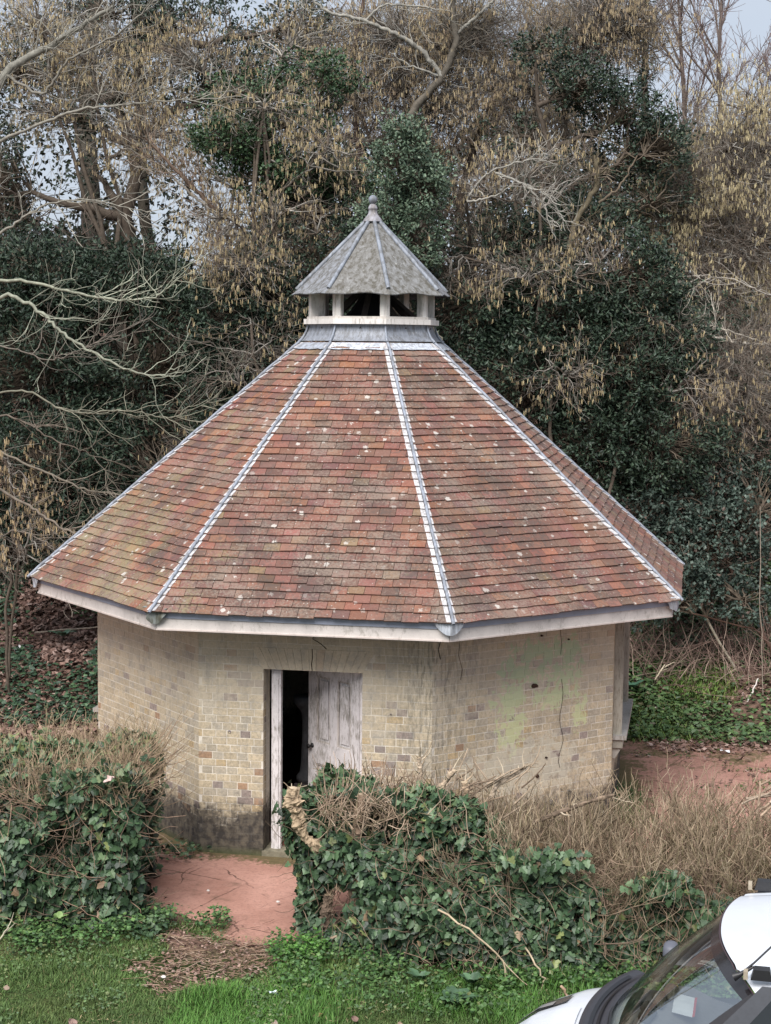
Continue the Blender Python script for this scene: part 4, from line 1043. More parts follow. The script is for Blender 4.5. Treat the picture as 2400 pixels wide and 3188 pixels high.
limb_tree('bare_tree', 'lichen covered tree at the left edge reaching long bare branches over the dark bushes', (-6.3, 23.4),
          [([(-70, 1250, 23), (-60, 700, 23), (-40, 350, 23), (10, 180, 23), (120, 120, 23), (250, 40, 23)], .10, .02, 'trunk', (.22, .21, .18)),
           ([(-60, 700, 23), (20, 640, 22.8), (100, 690, 22.6), (150, 740, 22.5), (260, 800, 22.4), (340, 820, 22.3), (400, 790, 22.3)], .030, .006, '', (0.259, 0.266, 0.209)),
           ([(-60, 620, 23), (60, 615, 22.7), (170, 645, 22.6), (260, 655, 22.5), (340, 650, 22.5), (410, 580, 22.5)], .026, .006, '', (0.274, 0.281, 0.216)),
           ([(-50, 560, 23), (40, 490, 22.8), (100, 455, 22.7), (180, 440, 22.7), (320, 470, 22.7)], .02, .006, '', (0.238, 0.223, 0.187)),
           ([(-40, 340, 23), (60, 300, 22.8), (150, 260, 22.6), (250, 245, 22.5), (370, 235, 22.5), (520, 225, 22.5)], .024, .006, '', (0.245, 0.230, 0.194)),
           ([(10, 180, 23), (100, 230, 22.8), (150, 150, 22.7), (260, 100, 22.7), (330, 30, 22.7)], .022, .007, '', (0.202, 0.187, 0.158)),
           ([(-50, 860, 23), (60, 850, 22.6), (150, 900, 22.4), (270, 890, 22.3), (370, 910, 22.3), (470, 860, 22.3)], .016, .005, '', (0.187, 0.180, 0.137)),
           ([(-60, 740, 23), (30, 760, 22.7), (110, 790, 22.6), (220, 740, 22.5), (330, 690, 22.5)], .012, .005, '', (0.158, 0.137, 0.115)),
           ([(-50, 1040, 23), (60, 1100, 22.6), (130, 1150, 22.3), (190, 1170, 22.2), (260, 1160, 22.2)], .022, .006, '', (0.173, 0.144, 0.115)),
           ([(-50, 960, 23), (100, 1030, 22.6), (200, 1070, 22.4), (320, 1080, 22.3), (400, 1040, 22.3)], .018, .005, '', (0.158, 0.137, 0.108)),
           ([(-60, 930, 23), (20, 900, 22.7), (120, 960, 22.5), (230, 1000, 22.4)], .016, .005, '', (0.130, 0.108, 0.086)),
           ([(-60, 1200, 23), (30, 1150, 22.8), (100, 1180, 22.6), (140, 1230, 22.5)], .012, .004, '', (0.187, 0.158, 0.130))], 66, ntw=6, tw=(.25, .7))
limb_tree('ivied_trunk', 'tall straight trunk wrapped in ivy against the sky at the upper right', (5.2, 31.0),
          [([(1370, 600, 31), (1375, 330, 31), (1372, 180, 31), (1370, 60, 31), (1372, -40, 31)], .07, .05, 'trunk', (.08, .07, .05))], 67, ntw=3, ivy=1500)
limb_tree('woodland_trunk', 'broad straight trunk silhouetted in the gap at the upper left', (-4.7, 34.0),
          [([(205, 900, 34), (200, 540, 34), (196, 400, 34), (190, 300, 34), (200, 100, 34), (215, -30, 34)], .22, .14, 'trunk', (.09, .08, .065))], 68, ntw=2)
limb_tree('woodland_trunk', 'thinner dark trunk just right of the broad one at the upper left', (-4.0, 34.5),
          [([(315, 900, 34), (312, 500, 34), (305, 330, 34), (300, 100, 34), (290, -30, 34)], .13, .09, 'trunk', (.08, .07, .055))], 69, ntw=2)
limb_tree('lichened_limb_tree', 'tree left of the cupola with one thick crooked lichened limb against the sky gap', (-2.4, 25.6),
          [([(500, 1000, 25.6), (510, 640, 25.5), (490, 580, 25.4), (470, 520, 25.4), (470, 470, 25.3), (420, 420, 25.3), (330, 330, 25.3)], .06, .02, 'trunk', (.17, .12, .09)),
           ([(590, 640, 25.4), (560, 570, 25.4), (520, 520, 25.3), (460, 470, 25.3), (400, 420, 25.3), (350, 370, 25.3)], .035, .015, '', (.30, .27, .23)), ([(470, 490, 25.3), (540, 430, 25.2), (590, 380, 25.2), (700, 440, 25.2), (800, 490, 25.2)], .014, .006, '', LICH)], 70, ntw=8)
limb_tree('fallen_branch_tree', 'long pale bent branches sweeping down through the hazel at the right edge', (6.5, 25.0),
          [([(1720, 800, 25), (1665, 740, 24.8), (1600, 735, 24.7), (1520, 720, 24.6), (1460, 670, 24.6), (1400, 640, 24.6)], .035, .012, 'trunk', (.42, .38, .32)),
           ([(1665, 740, 24.8), (1600, 720, 24.5), (1540, 700, 24.4), (1450, 695, 24.4)], .014, .006, '', (.40, .36, .30)), ([(1720, 640, 25), (1640, 630, 24.7), (1580, 600, 24.6), (1500, 590, 24.6)], .012, .006, '', (.34, .31, .27)),
           ([(1700, 870, 24.8), (1600, 880, 24.5), (1500, 870, 24.4), (1420, 840, 24.4), (1360, 800, 24.4)], .013, .005, '', (.34, .31, .24))], 71, ntw=4)

# thin bare trees against the sky, far right ----------------------------------------
for i, (dx, top, lab) in enumerate(((1540, -60, 'leafless tree against the sky, its stem leaning right'), (1610, 40, 'leafless tree with fine fan of twigs against open sky near the right edge'), (1470, -80, 'leafless tree against the sky just right of the ivied trunk'), (1680, 180, 'low leafless tree at the right edge against the sky'))):
    r_ = np.random.default_rng(80 + i); xx = (dx - 832.5) * 44 * .000277
    t_ = thing('winter_tree', lab, 'tree', (xx, 44, float(hgt(xx, 44)) - .1), 0, 'bare winter trees on the skyline')
    base_z = float(hgt(xx, 44)) - .1; H_ = CAMZ + (756 - top) * 44 * .000277 - base_z
    tk = grow(np.zeros((1, 3)), np.array([[.12 * (i % 2 * 2 - .5), 0, 1.]]), H_, 12, .05, .08, r_); Geo().tube(tk, taper(1, 13, .10, .015), 6, (.14, .11, .095)).build('trunk', mat_bark, t_, smooth=True)
    p, d = spawn(tk, 16, r_, .35, .98, 32, 8); a = grow(p, d, r_.uniform(1.2, 2.8, len(p)), 8, .09, .10, r_)
    g = Geo().tube(a, taper(len(a), 9, .03, .008), 4, (.15, .12, .105)); p, d = spawn(a, 9, r_, .2, 1, 30, 9); b = grow(p, d, r_.uniform(.5, 1.3, len(p)), 6, .10, .08, r_)
    g.tube(b, taper(len(b), 7, .011, .005), 3, (.17, .13, .12)); p, d = spawn(b, 6, r_, .2, 1, 30, 10); c_ = grow(p, d, r_.uniform(.25, .6, len(p)), 4, .12, .06, r_)
    g.tube(c_, taper(len(c_), 5, .007, .004), 3, (.19, .14, .13)); stuff(g.build('twigs', mat_twig, t_))

# the wood further back, one dark mass with a ragged top -------------------------------
r_ = np.random.default_rng(90)
def wood_top(dx):
    pts = [(-400, 380), (0, 380), (60, 470), (160, 560), (230, 480), (330, 560), (390, 610), (470, 640), (520, 520), (600, 380), (700, 330), (800, 320), (900, 300), (1000, 330), (1100, 270), (1200, 230), (1300, 320), (1400, 330), (1500, 300), (1600, 330), (2000, 300)]
    return np.interp(dx, [p[0] for p in pts], [p[1] for p in pts])
n = 62000; dx = r_.uniform(-150, 1800, n); y = r_.uniform(34, 38, n); tp = wood_top(dx) + (vn2(dx, y * 8, .02, 2) - .5) * 110
dy = tp + (1080 - tp) * r_.random(n) ** 1.15; k_ = y * .000277
P = np.stack([(dx - 832.5) * k_, y, CAMZ + (756 - dy) * k_], 1); P = P[P[:, 2] > hgt(P[:, 0], P[:, 1]) - .1]
g = Geo().stamp(P, r_.normal(0, 1, P.shape), r_.normal(0, 1, P.shape) + [0, -.8, .6], r_.uniform(.10, .22, len(P)), .10, LEAF2_V, LEAF2_F, tints(len(P), [(.030, .035, .024), (.045, .045, .028), (.06, .05, .035), (.02, .03, .02)], [3, 3, 2, 2], r_))
n = 15000; dx = r_.uniform(-150, 700, n); y = r_.uniform(31, 35, n); dy = r_.uniform(-20, 660, n); k_ = y * .000277
P = np.stack([(dx - 832.5) * k_, y, CAMZ + (756 - dy) * k_], 1); P = P[vnoise(P, 1.0) * .6 + vnoise(P, 2.7) * .4 > .47]
g.stamp(P, r_.normal(0, 1, P.shape), r_.normal(0, 1, P.shape) + [0, -.8, .6], r_.uniform(.08, .16, len(P)), .07, LEAF2_V, LEAF2_F, tints(len(P), [(.025, .035, .024), (.04, .05, .03)], [1, 1], r_))
o = g.build('distant_wood', mat_leaf); tag(o, 'dark distant wood showing between the nearer trees', 'woodland', kind='stuff')
n = 5200; dx = r_.uniform(-100, 1765, n); y = r_.uniform(29, 33, n); k_ = y * .000277; dy = r_.uniform(-20, 700, n)
keep = (dy > wood_top(dx) - np.where(dx < 640, 40, np.where(dx > 1390, -30, 230))) & (r_.random(n) < np.where(dx < 640, .6, 1)); dx, y, k_, dy = dx[keep], y[keep], k_[keep], dy[keep]
P = np.stack([(dx - 832.5) * k_, y, CAMZ + (756 - dy) * k_], 1)
a = grow(P, r_.normal(0, 1, P.shape) * [1, .6, .8] + [0, 0, .5], r_.uniform(.5, 1.4, len(P)), 6, .16, .03, r_)
g = Geo().tube(a, taper(len(a), 7, .010, .005), 3, tints(len(a), [(.13, .10, .085), (.18, .14, .11), (.10, .08, .065)], [2, 1, 2], r_))
o = g.build('woodland_twigs', mat_twig); tag(o, 'haze of bare brown twigs of the wood beyond the hazels', 'woodland', kind='stuff')

# ------------------------------------------------------------------ ground cover
def in_cam(x, y, pad=.4):
    return np.abs(x) < y * (1230 / FPX) + pad
def litter(name, label, cat, n, xr, yr, cols, w, ln, seed, leafV=LEAF4_V, leafF=LEAF4_F, wd=None, dens=None, mat=None, lift=.01, tilt=.5, up=0.0):
    r = np.random.default_rng(seed); x = r.uniform(*xr, n); y = r.uniform(*yr, n); k = in_cam(x, y)
    if dens is not None: k &= r.random(n) < dens(x, y)
    x, y = x[k], y[k]; z = hgt(x, y) + lift + r.uniform(0, up, len(x)) if up else hgt(x, y) + lift
    P = np.stack([x, y, z], 1); a = r.uniform(0, 6.28, len(x))
    ax = np.stack([np.cos(a), np.sin(a), r.normal(0, tilt * .6, len(x))], 1); nr = norm(r.normal(0, tilt, P.shape) + [0, -.15, 1])
    L_ = r.uniform(ln[0], ln[1], len(x))
    g = Geo().stamp(P, ax, nr, L_, L_ * (wd or .8), leafV, leafF, tints(len(x), cols, w, r, .25)); o = g.build(name, mat or mat_litter)
    return tag(o, label, cat, kind='stuff')
DEAD = [(.24, .15, .12), (.17, .10, .08), (.32, .22, .18), (.12, .075, .06), (.40, .29, .25)]
litter('leaf_litter', 'brown dead leaves carpeting the bank left of the building', 'leaves', 19000, (-8, -2.5), (20.8, 27.5), DEAD, [3, 3, 2, 3, .6], (.06, .12), 101, wd=.85, lift=.02, up=.03, tilt=.6)
litter('ground_ivy', 'ivy creeping through the dead leaves on the left bank', 'ivy', 16000, (-8, -2.5), (21.9, 27.5), [(.03, .06, .035), (.045, .085, .045), (.06, .11, .05)], [3, 3, 1], (.05, .09), 102, IVY_V, IVY_F, .9, lambda x, y: np.clip((vn2(x, y, 1.3, 9) - .42) * 5, 0, 1), mat_ivy, .05, .45, .08)
litter('green_weeds', 'patches of bright green weeds on the left bank', 'weeds', 5000, (-8, -2.5), (22.0, 26), [(.05, .12, .03), (.07, .15, .04)], [1, 1], (.04, .07), 103, LEAF4_V, LEAF4_F, .8, lambda x, y: np.clip((vn2(x, y, 1.1, 21) - .72) * 8, 0, 1), mat_leaf, .08, .4, .1)
litter('bank_ivy', 'ivy and low weeds covering the bank at the right', 'ivy', 30000, (2.4, 8), (21.0, 27), [(.05, .09, .035), (.07, .125, .045), (.11, .17, .06), (.10, .09, .05)], [3, 3, 2, 1], (.05, .09), 104, IVY_V, IVY_F, .85, lambda x, y: np.clip((y - 21.4 + .15 * (x - 3)) * 1.6, 0, 1) * np.clip((vn2(x, y, 1.2, 33) - .25) * 4, .15, 1), mat_ivy, .04, .45, .10)
litter('leaf_litter', 'dead leaves and crumbs along the back edge of the red yard at the right', 'leaves', 5000, (2.0, 8), (20.4, 23.2), DEAD, [3, 3, 2, 2, 1], (.04, .09), 105, wd=.8, dens=lambda x, y: np.clip((vn2(x, y, 1.6, 3) - .45) * 4, 0, 1), lift=.04, up=.02)
litter('leaf_litter', 'dead leaves on the slope behind the building', 'leaves', 5000, (-3, 8), (23, 27), DEAD, [3, 3, 2, 2, .5], (.06, .11), 106, wd=.8, lift=.03, up=.03)

def blades(name, label, n, xr, yr, hr, cols, w, seed, dens, wd=.006, bend=.5):
    r = np.random.default_rng(seed); x = r.uniform(*xr, n); y = r.uniform(*yr, n); k = in_cam(x, y) & (r.random(n) < dens(x, y)); x, y = x[k], y[k]
    P = np.stack([x, y, hgt(x, y) - .005], 1); a = r.uniform(0, 6.28, len(x)); lean = r.uniform(.05, .7, len(x))
    ax = norm(np.stack([np.cos(a) * lean, np.sin(a) * lean, np.ones(len(x))], 1)); nr = np.stack([np.cos(a), np.sin(a), -lean], 1)
    patch = .45 + 1.1 * vn2(x, y, 1.6, 14) * (.6 + .8 * vn2(x, y, 5, 15))
    c = tints(len(x), cols, w, r, .22) * patch[:, None] ** .6
    yel = np.clip((vn2(x, y, .8, 40) - .6) * 4, 0, 1)[:, None]; c = c * (1 - yel * .4) + np.array([.20, .19, .06]) * yel * .4
    h = r.uniform(*hr, len(x)) * (.35 + 1.3 * vn2(x, y, 2.2, 8))
    g = Geo().stamp(P, ax, nr, h, wd, [(0, .5, 0), (0, -.5, 0), (.55, .4, 1.5), (.55, -.4, 1.5), (1, 0, 6)], BL_F, c)
    return tag(g.build(name, mat_grass), label, 'grass', kind='stuff')
GR = [(.075, .135, .035), (.10, .17, .045), (.14, .21, .065), (.06, .10, .03), (.22, .20, .09)]
def debris_mask(x, y):          # bare trodden gap between the hedges
    cx = -1.30 - .42 * np.clip(13.8 - y, 0, 1.5); w_ = .50 - .24 * np.clip(13.8 - y, 0, 2)
    d = np.abs(x - cx) / np.maximum(w_, .05) + (vn2(x, y, 3, 5) - .5) * 1.6 + np.clip(12.95 - y, 0, 1) * 2.0
    return np.clip((1.15 - d) * 3, 0, 1) * np.clip((14.02 + .9 * np.clip(-1.45 - x, 0, 1) - y) * 7, .06, 1)
front = lambda x: np.where(x < -1.35, 14.35 + .1 * np.sin(x * 3), np.where(x < -.55, 13.9, 13.75 - .45 * np.clip((x + .5), 0, 1)))
lawn_d = lambda x, y: (1 - debris_mask(x, y)) * np.clip((front(x) + .1 - y) * 3, 0, 1)
blades('lawn_grass', 'rough green lawn in front of the hedges', 150000, (-3.6, 3.4), (11.2, 14.4), (.03, .075), GR, [4, 4, 2, 2, .6], 110, lawn_d, .0055)
blades('long_grass', 'longer lush grass tufts on the lawn right of the gap', 42000, (-1.6, 3.2), (11.6, 13.9), (.06, .15), [(.06, .15, .025), (.085, .19, .035), (.12, .23, .05)], [3, 3, 1], 111, lambda x, y: lawn_d(x, y) * np.clip((vn2(x, y, 1.5, 60) - .50) * 6, 0, 1), .007)
blades('bank_grass', 'bright grass patches on the right bank', 42000, (2.4, 8), (21.2, 26), (.07, .17), [(.11, .20, .04), (.15, .25, .06), (.08, .14, .04), (.22, .22, .09)], [3, 2, 2, 1], 112, lambda x, y: np.clip((vn2(x, y, .9, 70) - .42) * 6, 0, 1) * np.clip((y - 21.4) * 3, 0, 1), .014)
blades('yard_weeds', 'tuft of grass and weeds growing beside the right corner of the building', 2500, (2.3, 3.4), (17.2, 19.6), (.06, .16), [(.05, .11, .03), (.10, .15, .05)], [2, 1], 113, lambda x, y: np.clip(1.2 - ((x - 2.75) / .35) ** 2 - ((y - 18.4) / .9) ** 2, 0, 1), .01)
CLO = [(.075, .15, .045), (.055, .115, .04), (.11, .19, .06), (.05, .085, .035), (.13, .15, .06)]
litter('hedge_weeds', 'low clover and nettle leaves along the foot of the left hedge', 'weeds', 11000, (-3.6, -1.2), (13.3, 14.5), CLO, [3, 3, 2, 2, .5], (.025, .05), 114, LEAF4_V, LEAF4_F, .9, lambda x, y: np.clip(.8 - np.abs(y - front(x) + .20) * 2.2 + (vn2(x, y, 3, 3) - .5) * 2, 0, 1) * (1 - debris_mask(x, y)) , mat_leaf, .03, .5, .14)
litter('hedge_weeds', 'low clover and nettle leaves along the foot of the right hedge', 'weeds', 17000, (-.95, 3.2), (12.2, 13.9), CLO, [3, 3, 2, 2, .5], (.025, .052), 115, LEAF4_V, LEAF4_F, .9, lambda x, y: np.clip(.85 - np.abs(y - front(x) + .25) * 1.5 + (vn2(x, y, 3, 3) - .5) * 2, 0, 1), mat_leaf, .03, .6, .12)
r_ = np.random.default_rng(120); n = 2600; x = r_.uniform(-2.6, .1, n); y = r_.uniform(12.4, 14.6, n); k = (r_.random(n) < debris_mask(x, y)) | ((np.abs(y - 14.0) < .22) & (x > -2.0) & (x < -.5) & (r_.random(n) < .12)); x, y = x[k], y[k]
st = grow(np.stack([x, y, np.full(len(x), .035)], 1), np.stack([r_.normal(0, 1, len(x)) + .3, r_.normal(0, .6, len(x)), r_.normal(0, .12, len(x))], 1), r_.uniform(.03, .17, len(x)) * (1 + (r_.random(len(x)) > .93)), 3, .12, 0, r_); st[:, :, 2] = np.clip(st[:, :, 2], .01, .09)
tag(Geo().tube(st, taper(len(st), 4, .0028, .0018), 4, tints(len(st), [(.28, .19, .13), (.18, .11, .08), (.36, .27, .20)], [2, 2, 1], r_)).build('twig_litter', mat_twig), 'broken twigs and dry stalks strewn in the gap between the hedges', 'twigs', kind='stuff')
litter('leaf_litter', 'brown leaf crumbs in the trodden gap between the hedges', 'leaves', 3400, (-2.4, -.2), (12.5, 14.4), DEAD, [3, 3, 2, 2, .6], (.02, .05), 121, wd=.7, dens=lambda x, y: debris_mask(x, y) * .8, lift=.02, up=.02)

# ------------------------------------------------------------------ hedges
IVYC = [(.032, .062, .030), (.048, .088, .041), (.072, .124, .058), (.115, .17, .085), (.019, .037, .019), (.17, .20, .075), (.22, .15, .09)]
def ivy_layer(g, r, n, surf, nrm, depth, ln, cols=IVYC, w=(3, 4, 3, 1, 2, .4, .25), hang=.8, thr=.35, ns=2.6):
    """leaves hung on a surface: surf(u,v) -> points, nrm (3,)"""
    u, v = r.random(n), r.random(n); P = surf(u, v); N_ = norm(np.broadcast_to(np.asarray(nrm, float), P.shape) + r.normal(0, .18, P.shape))
    dep = r.random(n) ** 1.4 * depth; P = P - N_ * dep[:, None]
    bump = (vnoise(P, 2.4) - .5) * .30 + (vnoise(P, 6) - .5) * .12; P = P + N_ * bump[:, None]
    k = vnoise(P, ns) > thr * (.6 + .4 * (dep < depth * .4)); P, N_ = P[k], N_[k]; m = len(P)
    ax = norm(np.array([0, 0, -hang]) + r.normal(0, .55, (m, 3)) + N_ * .35); nr = norm(N_ + np.array([0, 0, .5]) + r.normal(0, .35, (m, 3)))
    s = r.uniform(ln[0], ln[1], m); c = tints(m, cols, w, r, .25)
    g.stamp(P, ax, nr, s, s * r.uniform(.85, 1.15, m), IVY_V, IVY_F, c)
def stems_in(root, r, x0, x1, yc, n, h, col=(.12, .095, .07), rr0=.03):
    for i in range(n):
        x = x0 + (x1 - x0) * (i + .5) / n + r.normal(0, .06)
        P = grow(np.array([[x, yc + r.normal(0, .12), -.02]]), np.array([[r.normal(0, .25), r.normal(0, .15), 1]]), h * r.uniform(.8, 1.05), 8, .12, .1, r)
        Geo().tube(P, taper(1, 9, rr0 * r.uniform(.7, 1.3), .010), 7, np.array(col) * r.uniform(.8, 1.2)).build('stem', mat_bark, root, smooth=True)

# left hedge
root = thing('ivy_hedge', 'thick left hedge swallowed by dark glossy ivy, twiggy on top, in front of the building', 'hedge', (-3.2, 15.0, 0)); O_ = np.array([-3.2, 15.0, 0]); r = np.random.default_rng(130)
g = Geo()
fr_ = lambda x: 14.15 + .12 * np.sin(x * 2.3) + np.clip(x + 2.25, 0, 1) * .8
def s_front(u, v): x = -5.4 + 3.26 * u; return np.stack([x, fr_(x) + .10 * v ** 2, .05 + 1.36 * v], 1) - O_
def s_top(u, v): x = -5.4 + 3.22 * u; y = 14.2 + 1.75 * v; return np.stack([x, y, 1.41 + .06 * np.sin(x * 3) + 0 * y], 1) - O_
def s_end(u, v): y = 14.4 + 1.5 * u; return np.stack([-2.18 + .08 * np.sin(y * 5) - .05 * v, y, .05 + 1.25 * v], 1) - O_
ivy_layer(g, r, 12500, s_front, (0, -1, .15), .40, (.035, .105))
ivy_layer(g, r, 7600, s_top, (0, -.1, 1), .22, (.045, .085), cols=IVYC + [(.16, .20, .10)], w=(1, 2, 4, 4, 1, 2, .6, 3), thr=.40, hang=.1)
ivy_layer(g, r, 3600, s_end, (1, -.2, .1), .30, (.045, .08), thr=.45)
stuff(g.build('ivy', mat_ivy, root))
stems_in(root, r, -5.2, -2.15, 14.85, 12, 1.2)
n = 1400; u, v = r.random(n), r.random(n); P = s_top(u, v) + [0, 0, -.26]; P[:, 0] = np.where(r.random(n) < .55, r.uniform(-3.2, -2.14, n) + 3.2, P[:, 0])
a = grow(P, r.normal(0, .55, P.shape) + [0, -.05, 1.1], r.uniform(.18, .48, n), 5, .20, .05, r); tg = Geo().tube(a, taper(n, 6, .0036, .0018), 3, tints(n, [(.34, .25, .17), (.25, .175, .12), (.20, .17, .10)], [2, 2, 1], r))
p, d = spawn(a, 3, r, .3, 1, 38, 12); b = grow(p, d, r.uniform(.06, .18, len(p)), 3, .2, .05, r); tg.tube(b, taper(len(b), 4, .0022, .0014), 3, tints(len(b), [(.36, .27, .18), (.25, .19, .11)], [2, 1], r))
n = 1300; x = r.uniform(-5, -2.12, n); P = np.stack([x, fr_(x) + r.uniform(.0, .25, n), r.uniform(.1, 1.3, n)], 1) - O_
a = grow(P, r.normal(0, .7, P.shape) + [0, -.1, -.1], r.uniform(.15, .5, n), 5, .2, 0, r); tg.tube(a, taper(n, 6, .0042, .002), 3, tints(n, [(.26, .17, .12), (.18, .12, .085), (.13, .10, .075)], [1, 2, 2], r))
n = 60; P = np.stack([r.uniform(-2.5, -2.1, n), r.uniform(14.4, 15.4, n), r.uniform(.7, 1.35, n)], 1) - O_
a = grow(P, np.stack([np.abs(r.normal(.8, .3, n)), r.normal(0, .3, n), r.uniform(.2, .9, n)], 1), r.uniform(.3, .75, n), 7, .10, .06, r); tg.tube(a, taper(n, 8, .0042, .0016), 4, tints(n, [(.22, .16, .11), (.28, .20, .13)], [1, 1], r))
stuff(tg.build('twigs', mat_twig, root))
# inner leaves coloured dark: shade deep in the hedge is painted in
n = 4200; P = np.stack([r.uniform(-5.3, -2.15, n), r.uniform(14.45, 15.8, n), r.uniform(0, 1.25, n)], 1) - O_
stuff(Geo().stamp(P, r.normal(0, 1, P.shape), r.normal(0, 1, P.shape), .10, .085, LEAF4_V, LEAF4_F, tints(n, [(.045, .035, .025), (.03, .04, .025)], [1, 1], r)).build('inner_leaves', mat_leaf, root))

# right hedge: ivied end with hacked stumps
root = thing('ivy_hedge', 'ivy covered right hedge with hacked gnarled stumps at its end by the door', 'hedge', (.4, 13.9, 0)); O_ = np.array([.4, 13.9, 0]); r = np.random.default_rng(140)
def top_r(x): return np.interp(x, [-.75, -.5, -.1, .4, .8, 1.1, 1.5, 2.0, 3.2], [1.05, 1.38, 1.42, 1.32, 1.15, .95, .80, .72, .6])
def fr2(x): return np.interp(x, [-.8, -.6, 0, .7, 1.4, 3.2], [14.05, 13.85, 13.5, 13.22, 13.15, 13.1])
def s_f(u, v): x = -.72 + 3.6 * u; return np.stack([x, fr2(x) + .12 * v, .04 + (top_r(x) - .04) * v], 1) - O_
def s_t(u, v): x = -.62 + 1.7 * u; y = fr2(x) + .1 + 1.0 * v; return np.stack([x, y, top_r(x) - .04 * v], 1) - O_
def s_e(u, v): y = 13.9 + .75 * u; return np.stack([-.72 + .1 * np.sin(v * 5), y, .25 + 1.0 * v], 1) - O_
g = Geo()
ivy_layer(g, r, 15000, s_f, (-.1, -1, .15), .36, (.03, .09), thr=.37, cols=IVYC, w=(3, 4, 3, .8, 3, .3, .25))
ivy_layer(g, r, 4200, s_t, (0, -.2, 1), .20, (.045, .08), thr=.42, w=(2, 3, 4, 2, 1, .6, .5), hang=.2)
ivy_layer(g, r, 1600, s_e, (-1, -.2, .1), .25, (.04, .075), thr=.40)
for (x, z_, rx, rz, nn) in ((2.25, .80, .30, .16, 150), (1.3, 1.0, .40, .14, 200), (2.75, .50, .35, .2, 220)):      # outlying ivy tufts in the bare hedge
    q = norm(r.normal(0, 1, (nn, 3))) * r.uniform(.3, 1, (nn, 1)) * [rx, .16, rz] + [x, 13.15, z_] - O_
    g.stamp(q, norm(r.normal(0, .5, (nn, 3)) + [0, -.3, -.8]), norm(r.normal(0, .3, (nn, 3)) + [0, -1, .5]), .07, .07, IVY_V, IVY_F, tints(nn, IVYC, (2, 4, 4, 2, 1, .5, .2), r))
stuff(g.build('ivy', mat_ivy, root))
stems_in(root, r, -.5, 1.5, 13.85, 6, 1.15, (.13, .09, .07), .035)
n = 1500; x = r.uniform(-.55, 1.3, n); P = np.stack([x, r.uniform(13.5, 14.6, n), np.minimum(fr2(x) * 0 + top_r(x), 1.4) - r.uniform(.05, .35, n)], 1) - O_
a = grow(P, r.normal(0, .75, P.shape) + [0, -.05, .9], r.uniform(.08, .36, n), 4, .22, .03, r); tg = Geo().tube(a, taper(n, 5, .0042, .0022), 4, tints(n, [(.40, .30, .22), (.28, .20, .14), (.20, .16, .10)], [2, 2, 1], r))
n = 800; x = r.uniform(-.7, 2.8, n); P = np.stack([x, fr2(x) + r.uniform(.0, .2, n), r.uniform(.05, 1.0, n)], 1) - O_
a = grow(P, r.normal(0, .6, P.shape) + [0, -.15, -.3], r.uniform(.15, .5, n), 6, .2, 0, r); tg.tube(a, taper(n, 7, .0036, .0018), 3, tints(n, [(.24, .17, .12), (.17, .12, .085)], [1, 2], r))
stuff(tg.build('twigs', mat_twig, root))
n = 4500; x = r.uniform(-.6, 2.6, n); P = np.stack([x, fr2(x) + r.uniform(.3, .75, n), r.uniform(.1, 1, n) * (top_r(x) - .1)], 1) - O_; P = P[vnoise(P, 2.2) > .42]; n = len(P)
stuff(Geo().stamp(P, r.normal(0, 1, P.shape), r.normal(0, 1, P.shape), .085, .075, LEAF4_V, LEAF4_F, tints(n, [(.03, .04, .025), (.035, .03, .02)], [1, 1], r)).build('inner_leaves', mat_leaf, root))  # dark leaf tints paint the shade inside this hedge too
def stump(pts, r0, r1, c=(.40, .30, .20), knob=0, sd=0):
    rs = np.random.default_rng(sd); pts = np.array(pts, float) - O_; m_ = 60; t = np.linspace(0, len(pts) - 1, m_); P = np.stack([np.interp(t, np.arange(len(pts)), pts[:, q]) for q in range(3)], 1)
    for _ in range(12): P[1:-1] = (P[:-2] + 2 * P[1:-1] + P[2:]) / 4
    q = np.linspace(0, 1, m_); rad = (r0 + (r1 - r0) * q) * (1 + .10 * knob * np.sin(q * 9 + sd) + .10 * knob * np.sin(q * 23 + 2 * sd)); N_ = 20
    g = Geo().tube(P, rad[None], N_, c); V_ = g.v[0].reshape(m_, N_, 3)
    dv = V_ - P[:, None]; k_ = (vnoise(V_ + sd * 3, 28) - .5) * .55 + (vnoise(V_ + sd * 5, 75) - .5) * .45; g.v[0] = (V_ + dv * k_[..., None] * (.6 + .4 * knob)).reshape(-1, 3)
    g.c[0] = g.c[0] * np.clip(.95 + k_.reshape(-1, 1) * 1.6, .35, 1.5) * rs.uniform(.85, 1.12, (len(g.c[0]), 1))
    lastring = g.v[0][-N_:]; g.add(np.vstack([P[-1] + (P[-1] - P[-2]) * .5, lastring]), [[0, 1 + i, 1 + (i + 1) % N_] for i in range(N_)], (.48, .38, .26)); o = g.build('stump', mat_bark, root, smooth=False)
    n_ = 8 + knob * 5; p, d = spawn(P[None], n_, rs, .45, 1, 60, 22); a = grow(p, d + [0, 0, .35], rs.uniform(.05, .22, n_), 6, .16, .04, rs)
    tc_ = tints(n_, [(.46, .38, .28), (.33, .25, .17)], [1, 1], rs)
    for i in range(n_): Geo().tube(a[i:i + 1], taper(1, 7, rs.uniform(.004, .010), .0022), 6, tc_[i]).build('snag', mat_bark, root)
    return o
stump([(-.20, 13.95, .85), (-.45, 13.85, .86), (-.62, 13.83, .93), (-.70, 13.82, 1.05), (-.715, 13.82, 1.20), (-.76, 13.82, 1.30), (-.75, 13.82, 1.40)], .050, .055, knob=2, sd=1)
stump([(-.22, 13.9, .0), (-.24, 13.85, .6), (-.22, 13.8, 1.0), (-.20, 13.78, 1.22), (-.17, 13.78, 1.36)], .045, .034, (.30, .21, .15), 1, 2)
stump([(.25, 14.1, .5), (.42, 14.1, 1.05), (.5, 14.1, 1.35), (.62, 14.1, 1.5)], .035, .022, (.36, .28, .2), 1, 3)
